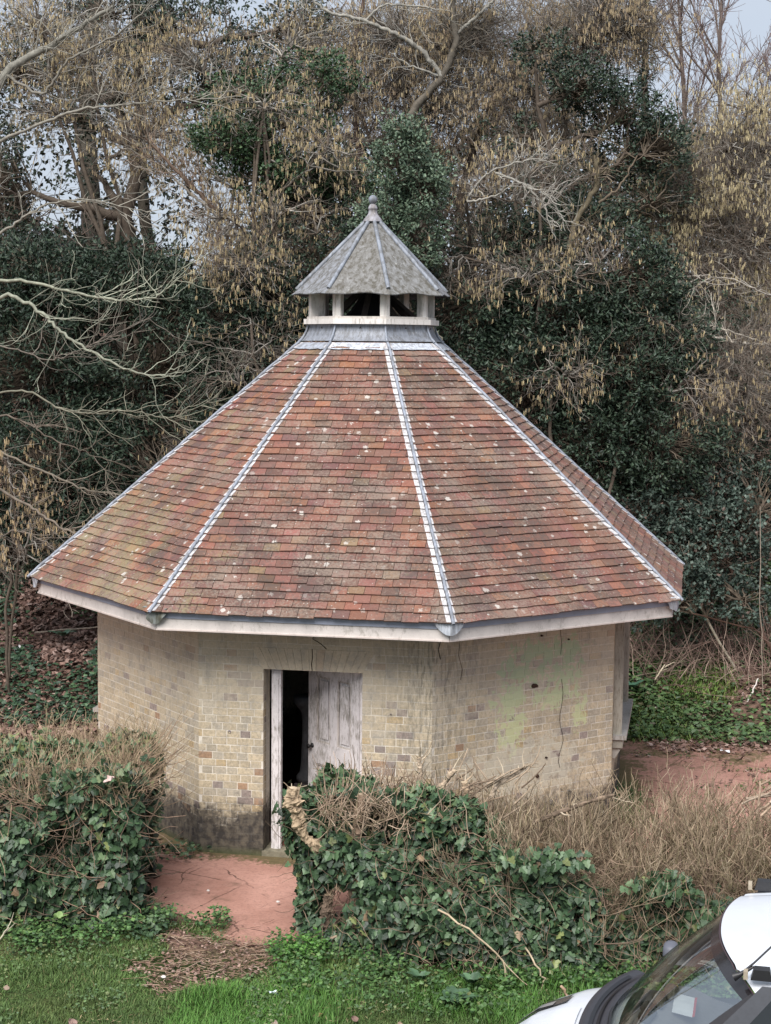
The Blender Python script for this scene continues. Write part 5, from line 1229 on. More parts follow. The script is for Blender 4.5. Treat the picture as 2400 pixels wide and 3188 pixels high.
stump([(.1, 14.2, .7), (.28, 14.2, 1.2), (.33, 14.2, 1.45), (.31, 14.2, 1.58)], .030, .020, (.38, .30, .22), 1, 4)
stump([(.72, 14.0, .6), (.74, 14.0, 1.1), (.70, 14.0, 1.42)], .032, .026, (.34, .25, .17), 1, 5)
stump([(.95, 13.9, .3), (1.0, 13.8, .9), (1.25, 13.8, 1.12), (1.7, 13.8, 1.3), (1.95, 13.85, 1.36)], .034, .012, (.17, .125, .09), 1, 6)
stump([(.85, 14.2, 1.1), (1.0, 14.2, 1.35), (1.25, 14.2, 1.52)], .024, .016, (.4, .32, .24), 1, 7)
stump([(.42, 13.75, .0), (.45, 13.7, .45), (.5, 13.75, .95)], .075, .05, (.11, .085, .065), 1, 8)
stump([(-.50, 13.95, -.02), (-.48, 13.9, .25), (-.45, 13.9, .45)], .045, .04, (.16, .115, .085), 1, 9)
n = 24; P = np.stack([r.uniform(.55, 1.3, n), r.uniform(13.8, 14.4, n), r.uniform(1.15, 1.4, n)], 1) - O_; a = grow(P, np.stack([r.normal(.6, .8, n), r.normal(0, .3, n), r.uniform(.3, 1.1, n)], 1), r.uniform(.15, .42, n), 5, .08, .03, r)
Geo().tube(a, taper(n, 6, .009, .005), 6, tints(n, [(.30, .23, .165), (.22, .16, .115)], [1, 1], r)).build('cut_branches', mat_bark, root)

# bare twiggy hedge
root = thing('bare_hedge', 'leafless brown hedge of fine upright twigs running to the right behind the white van', 'hedge', (2.6, 13.9, 0)); O_ = np.array([2.6, 13.9, 0]); r = np.random.default_rng(150)
stems_in(root, r, 1.1, 4.6, 13.9, 12, .9, (.16, .11, .085), .022)
n = 620; x = r.uniform(.75, 4.7, n); P = np.stack([x, r.uniform(13.35, 14.75, n), r.uniform(-.02, .55, n)], 1) - O_
a = grow(P, r.normal(0, .45, P.shape) + [0, 0, .9], r.uniform(.5, .95, n), 7, .20, .05, r); TC = [(.26, .20, .135), (.20, .145, .10), (.33, .25, .17), (.18, .15, .085)]; TWt = [3, 3, 2, 2]
tg = Geo().tube(a, taper(n, 8, .0065, .003), 4, tints(n, [(.19, .13, .10), (.25, .18, .13)], [1, 1], r))
p, d = spawn(a, 9, r, .25, 1, 42, 14); k = (p[:, 2] > .2); p, d = p[k], d[k]; b = grow(p, d * [1, .9, .7] + [0, 0, .45], r.uniform(.16, .46, len(p)), 5, .18, .09, r); k = b[:, -1, 2] < 1.50 + .08 * np.sin(b[:, -1, 0] * 7) + r.exponential(.05, len(b)); b = b[k]
tg.tube(b, taper(len(b), 6, .0034, .0020), 3, tints(len(b), TC, TWt, r))
p, d = spawn(b, 3, r, .25, 1, 36, 12); c_ = grow(p, d * [1, 1, .7] + [0, 0, .45], r.uniform(.07, .22, len(p)), 4, .18, .09, r); k = c_[:, -1, 2] < 1.56 + r.exponential(.05, len(c_)); c_ = c_[k]
tg.tube(c_, taper(len(c_), 5, .0023, .0015), 3, tints(len(c_), TC + [(.38, .31, .22)], TWt + [2], r))
n = 500; x = r.uniform(1.0, 4.6, n); P = np.stack([x, r.uniform(13.3, 14, n), r.uniform(.2, .9, n)], 1) - O_
a = grow(P, r.normal(0, 1, P.shape) * [1, .5, .45], r.uniform(.3, .8, n), 7, .18, .01, r); tg.tube(a, taper(n, 8, .0042, .002), 4, tints(n, TC, TWt, r))
stuff(tg.build('twigs', mat_twig, root))
n = 24; P = np.stack([r.uniform(3.0, 3.6, n), r.uniform(13.7, 14.2, n), r.uniform(1.2, 1.42, n)], 1) - O_; a = grow(P, np.stack([r.normal(.9, .3, n), r.normal(0, .2, n), r.uniform(-.1, .6, n)], 1), r.uniform(.2, .5, n), 5, .12, .05, r)
Geo().tube(a, taper(n, 6, .012, .007), 6, tints(n, [(.34, .25, .18), (.42, .33, .25)], [1, 1], r)).build('cut_branches', mat_bark, root)

# ------------------------------------------------------------------ small things
def stick(label, pts, r0, r1, col, fork=True, seed=0, cat='stick', name='dead_branch', group=None, nf=5):
    rs = np.random.default_rng(seed); pts = np.array(pts, float); o0 = pts[0].copy(); pts = pts - o0; t = np.linspace(0, len(pts) - 1, 12); P = np.stack([np.interp(t, np.arange(len(pts)), pts[:, q]) for q in range(3)], 1); P[1:-1] += rs.normal(0, .008, (10, 3))
    root = thing(name, label, cat, tuple(o0), 0, group); Geo().tube(P, taper(1, 12, r0, r1), 6, col).build('stem', mat_bark, root, smooth=True)
    if fork: p, d = spawn(P[None], nf, rs, .5, 1, 32, 8); a = grow(p, d, rs.uniform(.25, .6, nf) * min(1, np.linalg.norm(pts[-1])), 6, .08, .03, rs); Geo().tube(a, taper(nf, 7, r1, r1 * .5), 5, np.array(col) * .9).build('side_twigs', mat_bark, root)
GS = 'dead sticks on the right bank'
stick('pale forked dead branch leaning left below the right corner of the roof', [(5.05, 23.6, .55), (4.55, 23.4, 1.35), (4.35, 23.4, 1.8), (4.25, 23.4, 2.2)], .022, .010, (.52, .46, .36), True, 1, group=GS, nf=8)
stick('pale upright dead sapling right of the forked branch on the bank', [(5.65, 23.3, .3), (5.62, 23.3, 1.0), (5.75, 23.2, 1.35), (5.72, 23.2, 1.9)], .018, .008, (.50, .44, .36), True, 2, group=GS)
stick('thin tan cane slanting up to the right in front of the brambles', [(5.6, 23.0, 1.3), (6.2, 22.9, 1.9), (6.9, 22.9, 2.5)], .012, .008, (.45, .36, .27), False, 3, group=GS)
stick('second tan cane slanting beside the first in front of the brambles', [(5.75, 23.0, 1.2), (6.6, 22.9, 1.8), (7.0, 22.9, 2.3)], .010, .007, (.42, .34, .26), False, 4, group=GS)
stick('long thin upright dead stem in front of the bramble thicket', [(5.3, 23.0, .3), (5.2, 22.9, 1.6), (5.15, 22.9, 3.0)], .008, .005, (.30, .25, .2), False, 5, group=GS)
stick('short bleached stick lying near the right edge of the bank', [(6.4, 22.9, .75), (6.9, 22.8, .35)], .022, .014, (.62, .58, .52), False, 6, group=GS)
stick('short bleached stick standing in the bright grass patch', [(5.0, 22.9, .12), (5.12, 22.9, .4), (5.2, 22.9, .6)], .016, .008, (.62, .56, .52), False, 7, group=GS)
stick('long dark stick lying along the foot of the thicket behind the building', [(3.35, 23.6, .58), (4.1, 23.6, .62), (4.9, 23.7, .72)], .016, .008, (.09, .07, .055), False, 8, group=GS)
stick('pale twisted root lying right behind the building on the bank', [(3.75, 23.3, .3), (3.85, 23.2, .55), (3.95, 23.2, .72)], .012, .010, (.62, .54, .40), True, 9, group=GS, nf=2)
stick('long pale stick on the dead leaves left of the building', [(-5.2, 24.6, .85), (-4.4, 24.5, .95), (-3.9, 24.5, 1.0)], .012, .008, (.36, .30, .24), False, 10)
stick('long pale bare stick slanting down the face of the right hedge', [(.45, 13.05, .62), (.75, 12.98, .45), (1.0, 12.95, .22), (1.02, 12.95, .03)], .009, .006, (.48, .38, .26), True, 11, group='loose sticks at the hedge foot', nf=2)
stick('crooked pale stick with a fork near the van end of the right hedge', [(1.15, 12.95, .35), (1.3, 12.9, .12), (1.28, 12.88, .0)], .008, .006, (.50, .40, .28), True, 12, group='loose sticks at the hedge foot', nf=2)
stick('short snapped orange ended stick standing in the weeds near the van', [(1.38, 12.4, .25), (1.45, 12.35, .12), (1.55, 12.3, .0)], .012, .010, (.36, .25, .17), False, 13, group='loose sticks at the hedge foot')
stick('pale dead stalk leaning at the left edge of the lawn', [(-3.3, 13.1, .02), (-3.05, 13.3, .35)], .008, .006, (.42, .38, .28), True, 14, nf=2)
stick('pale hooked twig poking out beside the lead collar of the cupola', [(.55, 19.9, 5.35), (.62, 19.7, 5.25), (.66, 19.6, 5.1), (.655, 19.6, 4.92)], .012, .011, (.52, .46, .32), False, 15)

# dead canes tangle on the right bank
r = np.random.default_rng(160); n = 900; x = r.uniform(3.0, 7.5, n); y = r.uniform(23.2, 24.2, n); P = np.stack([x, y, hgt(x, y)], 1)
a = grow(P, r.normal(0, .8, P.shape) * [1, .4, .5] + [0, 0, .7], r.uniform(.3, 1.3, n), 7, .14, -.03, r)
tag(Geo().tube(a, taper(n, 8, .0055, .003), 3, tints(n, [(.25, .17, .14), (.33, .25, .20), (.18, .12, .10)], [2, 1, 2], r)).build('dead_bramble_canes', mat_twig), 'tangle of dead brown bramble canes above the right bank', 'canes', kind='stuff')

def curled_leaf(label, x, y, s, col, rz, seed, group='dead leaves on the lawn'):
    rs = np.random.default_rng(seed); G_ = np.zeros((5, 6, 3))
    for i in range(5):
        for j in range(6):
            u = i / 4 * 2 - 1; v = j / 5; w_ = math.sin(math.pi * min(1, v * .95 + .05)) ** .7
            G_[i, j] = (u * w_ * .45 * s, (v - .5) * s, (abs(u) ** 1.5 * .16 * (1 + u) + .5 * (v - .5) ** 2) * s + rs.normal(0, .03) * s)
    o = Geo().grid(G_, col).build('fallen_leaf', mat_litter, None, loc=(x, y, float(hgt(x, y)) + .045)); o.rotation_euler = (rs.normal(0, .25), rs.normal(0, .25), rz); tag(o, label, 'leaf', group)
LV = [('pale curled dead leaf in the lawn right of centre, largest of them', -.80, 12.1, .10, (.50, .38, .33)), ('pinkish dead leaf in the middle of the lawn left of the gap', -2.30, 12.05, .10, (.42, .28, .24)),
      ('small tan dead leaf on the lawn below the left hedge', -2.95, 12.75, .08, (.48, .36, .27)), ('curled beige dead leaf near the bottom left of the lawn', -2.28, 12.03, .06, (.5, .4, .33)),
      ('dead brown leaf at the bottom edge, left of centre', -1.72, 12.0, .09, (.45, .28, .22)), ('orange brown dead leaf right of the trodden gap', -.46, 12.3, .07, (.42, .24, .12)),
      ('dull brown dead leaf in the grass below the right hedge', -.20, 12.25, .08, (.34, .22, .18)), ('tan dead leaf beside the sticks under the right hedge', .15, 12.15, .07, (.44, .34, .24))]
for i, q in enumerate(LV): curled_leaf(q[0], q[1], q[2], q[3] * .7, tuple(.62 * w_ for w_ in q[4]), i * 1.3, 200 + i)
curled_leaf('white paper scrap lying on the dead leaves of the left bank', -5.35, 24.2, .16, (.75, .75, .75), .4, 220, None)
curled_leaf('pink tinged dead leaf caught on top of the left hedge', -2.35, 14.2, .11, (.55, .40, .36), .4, 221, None)
o = [q for q in bpy.data.objects if q.get('label') == 'pink tinged dead leaf caught on top of the left hedge'][0]; o.location.z = 1.38; o.location.y = 14.05
def scrap(label, x, y, sx, sy, col, rz, cat='litter', name='wrapper', z=None):
    g = Geo(); G_ = np.array([[(sx * (u - .5), sy * (v - .5), .012 * math.sin(u * 5 + v * 3)) for u in np.linspace(0, 1, 5)] for v in np.linspace(0, 1, 4)]); g.grid(G_, col); g.grid(G_[::-1] - [0, 0, .002], col)
    o = g.build(name, mat_black, None, loc=(x, y, (float(hgt(x, y)) + .05) if z is None else z)); o.rotation_euler = (.1, .15, rz); tag(o, label, cat)
scrap('small pale blue white wrapper on the lawn right of the trodden gap', -.85, 12.75, .07, .035, (.62, .70, .74), .5)
scrap('white scrap of plastic on the red yard at the far right', 4.35, 20.9, .13, .05, (.75, .75, .75), .1)
for i, (x, y, s_, lab) in enumerate(((5.2, 21.9, .07, 'pale stone at the far edge of the red yard'), (-1.75, 13.05, .022, 'tiny white pebble in the trodden gap between the hedges'), (-1.62, 15.2, .018, 'tiny white pebble on the red yard left of the doorstep'), (-.95, 14.9, .018, 'tiny white pebble on the red yard in the gap'), (3.75, 22.6, .05, 'white chip of stone behind the building, right side'))):
    rs = np.random.default_rng(230 + i); g = Geo().lathe([(.001, -.4), (.8, -.3), (1, .1), (.6, .5), (.001, .6)], 8, c=(.62, .58, .54)); g.v[0] = g.v[0] * s_ * rs.uniform(.75, 1.2, g.v[0].shape)
    o = g.build('stone', mat_stone, None, loc=(0, 0, 0)); o.location = (x, y, float(hgt(x, y)) + .04 + s_ * .3); tag(o, lab, 'stone')

def plant(name, label, cat, x, y, n, ln, wd, cols, seed, up=.5, h=.02, V_=LEAF4_V, F_=LEAF4_F):
    rs = np.random.default_rng(seed); z0 = float(hgt(x, y)); root = thing(name, label, cat, (x, y, z0))
    a = np.arange(n) * 2.4; t = rs.uniform(.2, 1, n); ax = np.stack([np.cos(a), np.sin(a), up + .6 * (1 - t)], 1)
    for i in range(min(n, 14)):
        g = Geo(); m_, k_ = 5, 7; G_ = np.zeros((m_, k_, 3)); L_ = ln * rs.uniform(.7, 1.1); W_ = wd * rs.uniform(.8, 1.1); d = norm(ax[i]); sd = norm(np.cross([0, 0, 1], d)); nn = np.cross(d, sd)
        for p in range(m_):
            for q in range(k_):
                u = p / (m_ - 1) * 2 - 1; v = q / (k_ - 1); w_ = math.sin(math.pi * v ** .8) ** .6 * .5 * W_ + .003
                G_[p, q] = d * L_ * (.15 + v) + sd * u * w_ + nn * (.10 * abs(u) * W_ + .004 * math.sin(q * 2.6 + p)) - np.array([0, 0, .35 * L_ * v ** 2]) + [0, 0, h]
        g.grid(G_, tints(1, cols, [1] * len(cols), rs)[0]); g.build('leaf', mat_ivy, root, smooth=True)
DK = [(.07, .13, .07), (.09, .16, .085), (.06, .11, .06)]
plant('dock_plant', 'big leaved blue green dock in the grass near the van', 'weed', .58, 12.55, 7, .20, .11, DK, 240, .5, .05)
plant('dock_plant', 'taller blue green dock just behind the big leaved one', 'weed', .72, 12.85, 6, .17, .09, DK, 241, 1.0, .08)
plant('dock_plant', 'small blue green dock left of the other two in the weeds', 'weed', .32, 12.95, 5, .15, .07, DK, 242, .9, .08)
plant('nettle', 'pale green nettle sprig at the foot of the left hedge', 'weed', -2.75, 13.9, 8, .10, .05, [(.14, .22, .07), (.17, .25, .09)], 243, .9, .20)
plant('nettle', 'second pale green nettle lower and left at the hedge foot', 'weed', -3.0, 13.75, 8, .09, .045, [(.13, .21, .07)], 244, .6, .12)
plant('cabbage_weed', 'bright blue green leaf rosette on the left bank', 'weed', -4.75, 24.4, 6, .22, .13, [(.07, .14, .08), (.09, .17, .10)], 245, .5, .15)
plant('cabbage_weed', 'blue green leaf rosette on the right bank beside the wall', 'weed', 3.45, 22.9, 6, .22, .12, [(.07, .16, .10)], 246, .7, .12)
plant('cow_parsley', 'dark green rosette on the red yard behind the building, right side', 'weed', 3.85, 22.35, 9, .18, .06, [(.05, .12, .04), (.07, .14, .05)], 247, .4, .05)
litter('yard_moss_weeds', 'moss and small weeds breaking up the red yard right of the building', 'weeds', 12000, (2.5, 8), (17.5, 21.6), [(.07, .11, .03), (.11, .12, .04), (.05, .075, .03)], [2, 2, 1], (.02, .05), 262, LEAF4_V, LEAF4_F, .8, lambda x, y: np.clip((vn2(x, y, 1.3, 55) * .6 + vn2(x, y, 4, 56) * .4 - .56) * 9, 0, 1), mat_leaf, .02, .4, .03)
litter('leaf_litter', 'dead leaves blown over the red yard right of the building', 'leaves', 2500, (2.5, 8), (17.5, 21.6), DEAD, [3, 3, 2, 2, 1], (.04, .08), 263, wd=.8, dens=lambda x, y: np.clip((vn2(x, y, 1.8, 57) - .55) * 6, .03, 1), lift=.03, up=.02)
litter('lawn_weeds', 'small weeds and clover scattered through the lawn', 'weeds', 15000, (-3.6, 3.2), (11.3, 14.2), [(.10, .16, .06), (.07, .12, .05), (.15, .18, .08)], [2, 2, 1], (.018, .035), 260, LEAF4_V, LEAF4_F, .9, lambda x, y: np.clip((vn2(x, y, 2.3, 77) - .50) * 6, 0, 1) * lawn_d(x, y), mat_leaf, .03, .5, .035)
litter('straw', 'dry straw and thatch lying in the lawn', 'thatch', 5000, (-3.6, 3.2), (11.3, 14.0), [(.33, .27, .15), (.25, .19, .11)], [1, 1], (.03, .07), 261, LEAF2_V, LEAF2_F, .08, lambda x, y: np.clip((vn2(x, y, 1.9, 90) - .45) * 5, 0, 1), mat_litter, .03, .3, .03)
litter('parsley', 'lush bright green cow parsley clump at the foot of the right hedge end', 'weeds', 1500, (-.95, -.35), (13.25, 13.85), [(.07, .17, .03), (.05, .13, .025), (.10, .21, .045)], [2, 2, 1], (.02, .045), 248, LEAF4_V, LEAF4_F, .7, lambda x, y: np.clip(1.3 - ((x + .68) / .26) ** 2 - ((y - 13.6) / .26) ** 2, 0, 1), mat_leaf, .02, .5, .17)
litter('hedge_foot_ivy', 'ivy trailing over the yard at the end of the left hedge', 'ivy', 1500, (-2.2, -1.4), (13.9, 15.0), IVYC, [2, 3, 3, 1, 1, .3, .2], (.035, .06), 249, IVY_V, IVY_F, .9, lambda x, y: np.clip(1.3 - ((x + 2.12) / .28) ** 2 - ((y - 14.3) / .5) ** 2, 0, 1), mat_ivy, .03, .45, .12)
litter('wall_foot_ivy', 'few ivy leaves at the foot of the wall corner left of the door', 'ivy', 500, (-2.4, -1.5), (15.9, 16.9), IVYC, [2, 3, 2, 1, 1, .3, .2], (.04, .06), 250, IVY_V, IVY_F, .9, lambda x, y: np.clip(1.1 - ((x + 2.0) / .3) ** 2 - ((y - 16.4) / .35) ** 2, 0, 1), mat_ivy, .03, .45, .10)

# ------------------------------------------------------------------ the white van
def car_paint():
    m = M('white van paint', .28, .5); m.base(m.mix(m.rng(m.noise(5, 5, .7), .5, .7, 0, .25), (.66, .69, .74), (.52, .52, .51))); m.b.inputs['Coat Weight'].default_value = .5; m.b.inputs['Coat Roughness'].default_value = .08; return m.m
mat_van = car_paint()
def glass_mat():
    m = M('windscreen glass', .02, .5); n = m.nt; p = n.nodes['Principled BSDF']; o = n.nodes['Material Output']
    tr = n.nodes.new('ShaderNodeBsdfTransparent'); tr.inputs[0].default_value = (.60, .63, .61, 1); gl = n.nodes.new('ShaderNodeBsdfGlossy'); gl.inputs['Roughness'].default_value = .03; gl.inputs[0].default_value = (.9, .95, 1, 1)
    fr = n.nodes.new('ShaderNodeFresnel'); fr.inputs[0].default_value = 1.55; mixn = n.nodes.new('ShaderNodeMixShader'); n.links.new(m.math('MULTIPLY', m.math('ADD', fr.outputs[0], .005), .34), mixn.inputs[0]); n.links.new(tr.outputs[0], mixn.inputs[1]); n.links.new(gl.outputs[0], mixn.inputs[2]); n.links.new(mixn.outputs[0], o.inputs[0]); return m.m
mat_glass = glass_mat()
mat_gloss = simple('dark glazed plastic', .12, .6, 30, .1)
VO = np.array([1.85, 8.86, 0]); VC = .12
Vh = np.array([-.972, .233, 0]); Vl = np.array([.233, .972, 0])
van = thing('van', 'white van parked nose left at the bottom right corner, windscreen and roof seen from above', 'van', tuple(VO + Vh * -1 + Vl * VC), 0)
VL = np.array(van.location)
def vp(u, v, z): u, v, z = np.broadcast_arrays(np.asarray(u, float), np.asarray(v, float), np.asarray(z, float)); return VO + Vh * u[..., None] + Vl * (v + VC)[..., None] + np.array([0, 0, 1.]) * z[..., None] - VL
CU = [-3.25, -3.2, -3.0, -1, 0, .5, .72, .80, .92, 1.09, 1.24, 1.34, 1.39, 1.40]
CZ = [1.15, 1.25, 1.28, 1.28, 1.28, 1.285, 1.28, 1.27, 1.25, 1.19, 1.08, .94, .76, .5]
CW = [.88, .93, .96, .97, .97, .98, .985, .985, .975, .955, .92, .88, .85, .84]
def shell(uc, th, off=0.0):
    z0 = np.interp(uc, CU, CZ); w = np.interp(uc, CU, CW); sw = np.interp(uc, [0, .7, 1.4], [0, .16, .36]); s, c_ = np.sin(th), np.cos(th)
    fv = np.sign(s) * np.abs(s) ** .55; fz = np.abs(c_) ** .17
    return vp(uc - sw * np.abs(fv) ** 2.4 + off * .3, w * fv + np.sign(s) * off * .5, .32 + (z0 - .32) * fz + off)
def vgrid(name, U, V, fn, mat, col=(1, 1, 1), parent=van, smooth=True):
    uu, vv = np.meshgrid(U, V, indexing='ij'); return Geo().grid(fn(uu, vv), col).build(name, mat, parent, smooth=smooth)
th = np.radians(np.concatenate([[-90, -88, -85, -80], np.linspace(-75, 75, 41), [80, 85, 88, 90]]))
vgrid('body', np.linspace(.56, .80, 6), th, shell, mat_van, (.78, .78, .80))
for sg in (-1, 1): vgrid('body_side', np.array([-3.25, -3.2, -3.1, -2.5, -1.5, -.5, 0, .3, .56]), np.radians(sg * np.array([56, 60, 65, 70, 75, 80, 85, 88, 90])), shell, mat_van, (.78, .78, .80))
vgrid('front_wings', np.linspace(.80, 1.40, 20), th, shell, mat_van, (.78, .78, .80))
g = Geo(); uu, vv = np.meshgrid(np.linspace(.80, 1.22, 14), np.radians(np.linspace(-6, 6, 15)), indexing='ij'); g.grid(shell(uu, vv, .012)); g.build('bonnet', mat_van, van, smooth=True)
for sg in (-1, 1):
    uu, vv = np.meshgrid(np.linspace(.92, 1.27, 10), np.radians(np.linspace(8, 17, 8)), indexing='ij'); vv = vv + np.radians(4) * (1.27 - uu) / .4
    Geo().grid(shell(uu, sg * vv, .010), (.05, .05, .055)).build('headlight', mat_gloss, van, smooth=True)
    Geo().grid(shell(uu * 0 + np.linspace(1.0, 1.2, 10)[:, None], sg * (vv * 0 + np.radians(np.linspace(11, 15, 8))[None]), .014), (.25, .25, .26)).build('lamp_reflector', mat_gloss, van, smooth=True)
# black scuttle below the windscreen
def scut(s, t): return vp(.775 - .165 * s - (.20 + .04 * s) * np.abs(t) ** 2.2, t * (.95 - .02 * s), 1.292 + .02 * s + .012 * np.sin(s * 9) - .03 * np.abs(t) ** 3 + .012)
vgrid('scuttle', np.linspace(0, 1, 9), np.linspace(-1, 1, 31), scut, mat_black, (.035, .035, .042))
for q in (.35, .6): vgrid('scuttle_grille', np.linspace(q, q + .12, 3), np.linspace(-.85, .85, 31), lambda s, t: scut(s, t) + [0, 0, .012], mat_black, (.012, .012, .015))
def wsc(s, t):
    uc = .63 - .63 * s + .05 * np.sin(s * math.pi); sw = .27 - .05 * s; w = .93 - .10 * s
    return vp(uc - sw * np.abs(t) ** 2.2, w * t, 1.285 + .635 * s ** .97 - (.03 + .03 * s) * np.abs(t) ** 3)
vgrid('windscreen', np.linspace(.03, .95, 14), np.linspace(-.95, .95, 31), wsc, mat_glass)
for a in ((0, .035, -1, 1), (.93, 1.0, -1, 1)): vgrid('windscreen_edge', np.linspace(a[0], a[1], 3), np.linspace(a[2], a[3], 31), lambda s, t: wsc(s, t) + [0, 0, .003], mat_gloss, (.02, .018, .02))
for sg in (-1, 1):
    vgrid('pillar', np.linspace(0, 1, 10), np.linspace(sg * .935, sg * 1.0, 3), lambda s, t: wsc(s, t) + [0, 0, .004], mat_black, (.03, .028, .03))
    def side(s, q): return vp(.36 - .56 * s - q * (.95 - .35 * s), sg * (.985 - .13 * s ** 1.3), 1.26 + .60 * s)
    vgrid('pillar', np.linspace(-.05, 1.12, 8), np.linspace(-.06, .12, 4), side, mat_black, (.055, .058, .068))
    vgrid('side_window', np.linspace(-.05, 1.12, 8), np.linspace(.12, 1.05, 6), side, mat_gloss, (.015, .018, .02))
    vgrid('side_panel', np.linspace(0, 1, 6), np.linspace(0, 1, 4), lambda s, q: vp(-.6 - 2.55 * q - .1 * s, sg * (.95 - .13 * s ** 1.5), 1.25 + .66 * s), mat_van)
def roofp(s, t):
    w = .83 + .06 * np.clip(s * 4, 0, 1); return vp(-3.1 * s - (.215 * (1 - np.clip(s * 2, 0, 1))) * np.abs(t) ** 2.2, w * t, 1.945 + .07 * np.sin(np.clip(s * 3, 0, 1) * math.pi / 2) - .075 * np.abs(t) ** 5 - .012 * (np.abs(np.abs(t) - .72) < .03) - .5 * np.clip(s - .97, 0, 1) ** 1)
vgrid('roof', np.concatenate([np.linspace(0, .2, 9), np.linspace(.25, 1, 12)]), np.linspace(-1, 1, 57), roofp, mat_van)
vgrid('roof_edge', np.linspace(0, .008, 3), np.linspace(-1, 1, 41), lambda s, t: roofp(s * 0, t) + Vh * (.012 - s)[..., None] - [0, 0, .006], mat_black, (.05, .03, .035))
vgrid('rear_door', np.linspace(0, 1, 6), np.linspace(-1, 1, 7), lambda s, t: vp(-3.25 + .1 * s, t * (.93 - .1 * s), .45 + 1.42 * s), mat_van)
# roof rack feet, aerial, mirrors, wipers
for (u, v) in ((-.22, .70), (-.23, -.76), (-1.5, .72), (-1.5, -.78)):
    v_ = v; f_ = Geo().box(0, 0, 0, .11, .065, .055, (.02, .02, .022)); f_.v[0][4:, 0] *= .7; f_.v[0] = f_.v[0][:, :1] * Vh + f_.v[0][:, 1:2] * Vl + f_.v[0][:, 2:] * np.array([0, 0, 1.]) + vp(u, v_, 1.97); o = f_.build('rack_foot', mat_black, van)
    f_ = Geo().box(0, 0, 0, .022, .05, .04, (.34, .29, .22)); f_.v[0] = f_.v[0][:, :1] * Vh + f_.v[0][:, 1:2] * Vl + f_.v[0][:, 2:] * np.array([0, 0, 1.]) + vp(u + .08, v_, 1.96); f_.build('pad', mat_wood, o)
P = np.array([vp(-.09, -.72, 1.925), vp(-.12, -.72, 1.94), vp(-.19, -.71, 1.985)]); o = Geo().tube(P, np.array([[.024, .013, .006]]), 10, (.02, .02, .022)).build('aerial_base', mat_black, van, smooth=True)
Geo().tube(np.array([P[1], P[2] + [0, 0, .02], vp(-.56, -.66, 2.40)]), np.array([[.007, .0055, .003]]), 6, (.04, .04, .045)).build('aerial', mat_black, o, smooth=True)
for sg in (-1, 1):
    P = np.array([vp(.40, sg * .90, 1.27), vp(.38, sg * 1.10, 1.30)]); o = Geo().tube(P, np.array([[.035, .03]]), 8, (.03, .03, .035)).build('mirror_arm', mat_black, van)
    a = np.linspace(0, math.pi, 9)[:, None]; b = np.linspace(0, 2 * math.pi, 17)[None]
    Gm = vp(.34 + .05 * np.cos(a) + 0 * b, sg * 1.16 + .075 * np.clip(np.sin(a), 0, 1) ** .5 * np.sign(np.cos(b)) * np.abs(np.cos(b)) ** .6, 1.345 + .062 * np.clip(np.sin(a), 0, 1) ** .5 * np.sign(np.sin(b)) * np.abs(np.sin(b)) ** .6); Geo().grid(Gm, (.11, .115, .14)).build('wing_mirror', mat_pipe, van, smooth=True)
for (t0, t1, s1) in ((.35, -.45, .10), (-.25, -.85, .16)):
    tt = np.linspace(0, 1, 9); P = np.array([wsc(np.array(.015 + s1 * q), np.array(t0 + (t1 - t0) * q)) + [0, 0, .018] for q in tt]).reshape(-1, 3); Geo().tube(P, np.full(9, .009), 5, (.015, .015, .017)).build('wiper', mat_black, van)
# inside the cab
vgrid('dashboard', np.linspace(0, 1, 7), np.linspace(-1, 1, 15), lambda s, t: vp(.50 - .42 * s - .18 * np.abs(t) ** 2, t * .82, 1.245 - .10 * s ** 3 + .02 * np.sin(s * 7)), mat_black, (.22, .21, .20))
vgrid('dash_front', np.linspace(0, 1, 4), np.linspace(-1, 1, 9), lambda s, t: vp(.08 - .05 * s - .18 * np.abs(t) ** 2, t * .82, 1.145 - .5 * s), mat_black, (.04, .04, .04))
vgrid('cab_floor', np.linspace(0, 1, 3), np.linspace(-1, 1, 3), lambda s, t: vp(.5 - 1.6 * s, t * .88, .75), mat_black, (.02, .02, .02))
vgrid('bulkhead', np.linspace(0, 1, 3), np.linspace(-1, 1, 3), lambda s, t: vp(-1.05, t * .82, .7 + 1.2 * s), mat_black, (.05, .05, .05))
for v in (-.45, .45):
    g = Geo(); 
    for (u0, z0, su, sz) in ((-.55, .98, .5, .14), (-.82, 1.28, .14, .55), (-.85, 1.62, .10, .18)):
        b_ = Geo().box(0, 0, 0, su, .46 if sz > .16 or su > .2 else .26, sz); g.hexa(b_.v[0][:, :1] * Vh + b_.v[0][:, 1:2] * Vl + b_.v[0][:, 2:] * np.array([0, 0, 1.]) + vp(u0, v, z0), (.04, .04, .045))
    g.build('seat', mat_dark, van)
a = np.linspace(0, 2 * math.pi, 25); P = vp(-.08 - .10 * np.sin(a), .42 + .18 * np.cos(a), 1.22 + .13 * np.sin(a)); Geo().tube(P, np.full(25, .014), 6, (.02, .02, .02)).build('steering_wheel', mat_black, van, smooth=True)
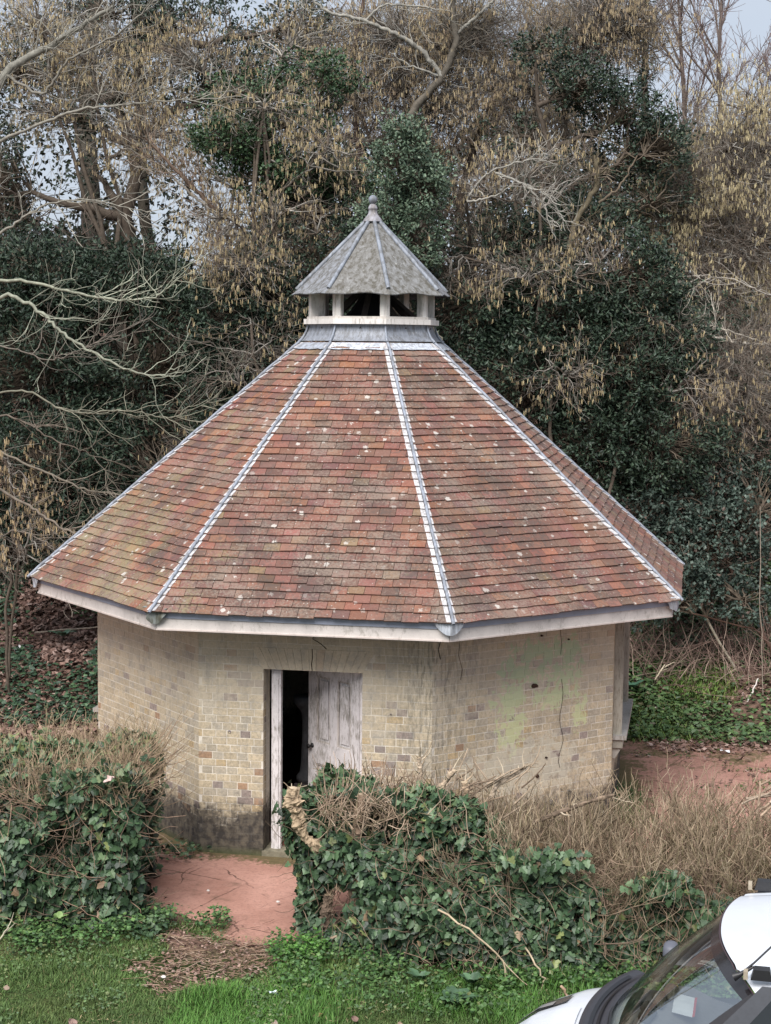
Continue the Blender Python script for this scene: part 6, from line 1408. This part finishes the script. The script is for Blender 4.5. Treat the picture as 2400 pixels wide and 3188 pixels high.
for (u, sg) in ((.55, -1), (.55, 1), (-2.45, -1), (-2.45, 1)):
    prof = [(.20, -.09), (.315, -.09), (.33, -.06), (.33, .06), (.315, .09), (.20, .09)]; w_ = Geo().lathe(prof, 24, c=(.02, .02, .02)); q = w_.v[0]; w_.v[0] = q[:, :1] * Vh + q[:, 1:2] * np.array([0, 0, 1.]) + q[:, 2:] * Vl + vp(u, sg * .89, .33); o = w_.build('wheel', mat_black, van, smooth=True)
    w_ = Geo().lathe([(0, .05), (.08, .06), (.12, .03), (.19, .05), (.205, .07)], 16, c=(.35, .35, .36)); q = w_.v[0]; w_.v[0] = q[:, :1] * Vh + q[:, 1:2] * np.array([0, 0, 1.]) + q[:, 2:] * Vl * sg + vp(u, sg * .89, .33); w_.build('rim', mat_pipe, o)
# things lying on the dashboard
def on_dash(u, v, z=1.262): return tuple(vp(u, v, z) + VL)
g = Geo(); s_, t_ = np.meshgrid(np.linspace(0, 1, 4), np.linspace(0, 1, 6), indexing='ij'); G_ = (Vh * ((s_ - .5) * .12)[..., None] + Vl * ((t_ - .5) * -.30 + (s_ - .5) * .05)[..., None] + np.array([0, 0, 1.]) * (.004 * np.sin(t_ * 6))[..., None]); g.grid(G_, (.80, .80, .82))
o = g.build('paper', mat_plaster, None); o.location = on_dash(.22, .52); tag(o, 'white printed paper lying on the van dashboard behind the windscreen', 'paper')
g2 = Geo(); g2.grid(G_[:1].repeat(2, 0) + np.array([[[0, 0, .003]], [[0, 0, .003]]]) - Vh * np.array([0, .014])[:, None, None], (.55, .05, .03)); g2.build('red_edge', mat_plaster, o)
def lump(name, label, cat, loc, pts, rad, col, col2=None):
    root = thing(name, label, cat, loc); P = np.array([Vh * a + Vl * b + np.array([0, 0, c_]) for a, b, c_ in pts]); Geo().tube(P, np.array([rad]), 8, col).build('body', mat_litter, root, smooth=True)
    if col2 is not None:
        for dv in (-.035, 0, .035): Q = P[-2:] + Vl * dv; Q[1] = Q[0] + (P[-1] - P[-2]) * 1.3; Geo().tube(Q, np.array([[.022, .016]]), 6, col2).build('finger', mat_litter, root, smooth=True)
lump('work_glove', 'grubby work glove with yellow fingertips on the dashboard, nearer the scuttle', 'glove', on_dash(.36, .50, 1.275), [(-.02, -.10, 0), (0, -.05, .012), (0, .02, .012), (0, .06, .006)], [.01, .04, .045, .03], (.13, .115, .09), (.50, .33, .07))
lump('work_glove', 'second grubby work glove with yellow tips beside the paper on the dashboard', 'glove', on_dash(.30, .62, 1.28), [(0, -.09, 0), (.01, -.04, .012), (0, .03, .012), (-.02, .06, .006)], [.01, .035, .045, .03], (.15, .13, .10), (.55, .37, .08))
lump('cloth', 'dark crumpled cloth on the dashboard below the gloves', 'cloth', on_dash(.40, .28, 1.27), [(0, -.12, 0), (.02, -.06, .012), (-.01, .02, .016), (.02, .09, .01), (0, .13, 0)], [.008, .045, .035, .045, .01], (.04, .042, .035))
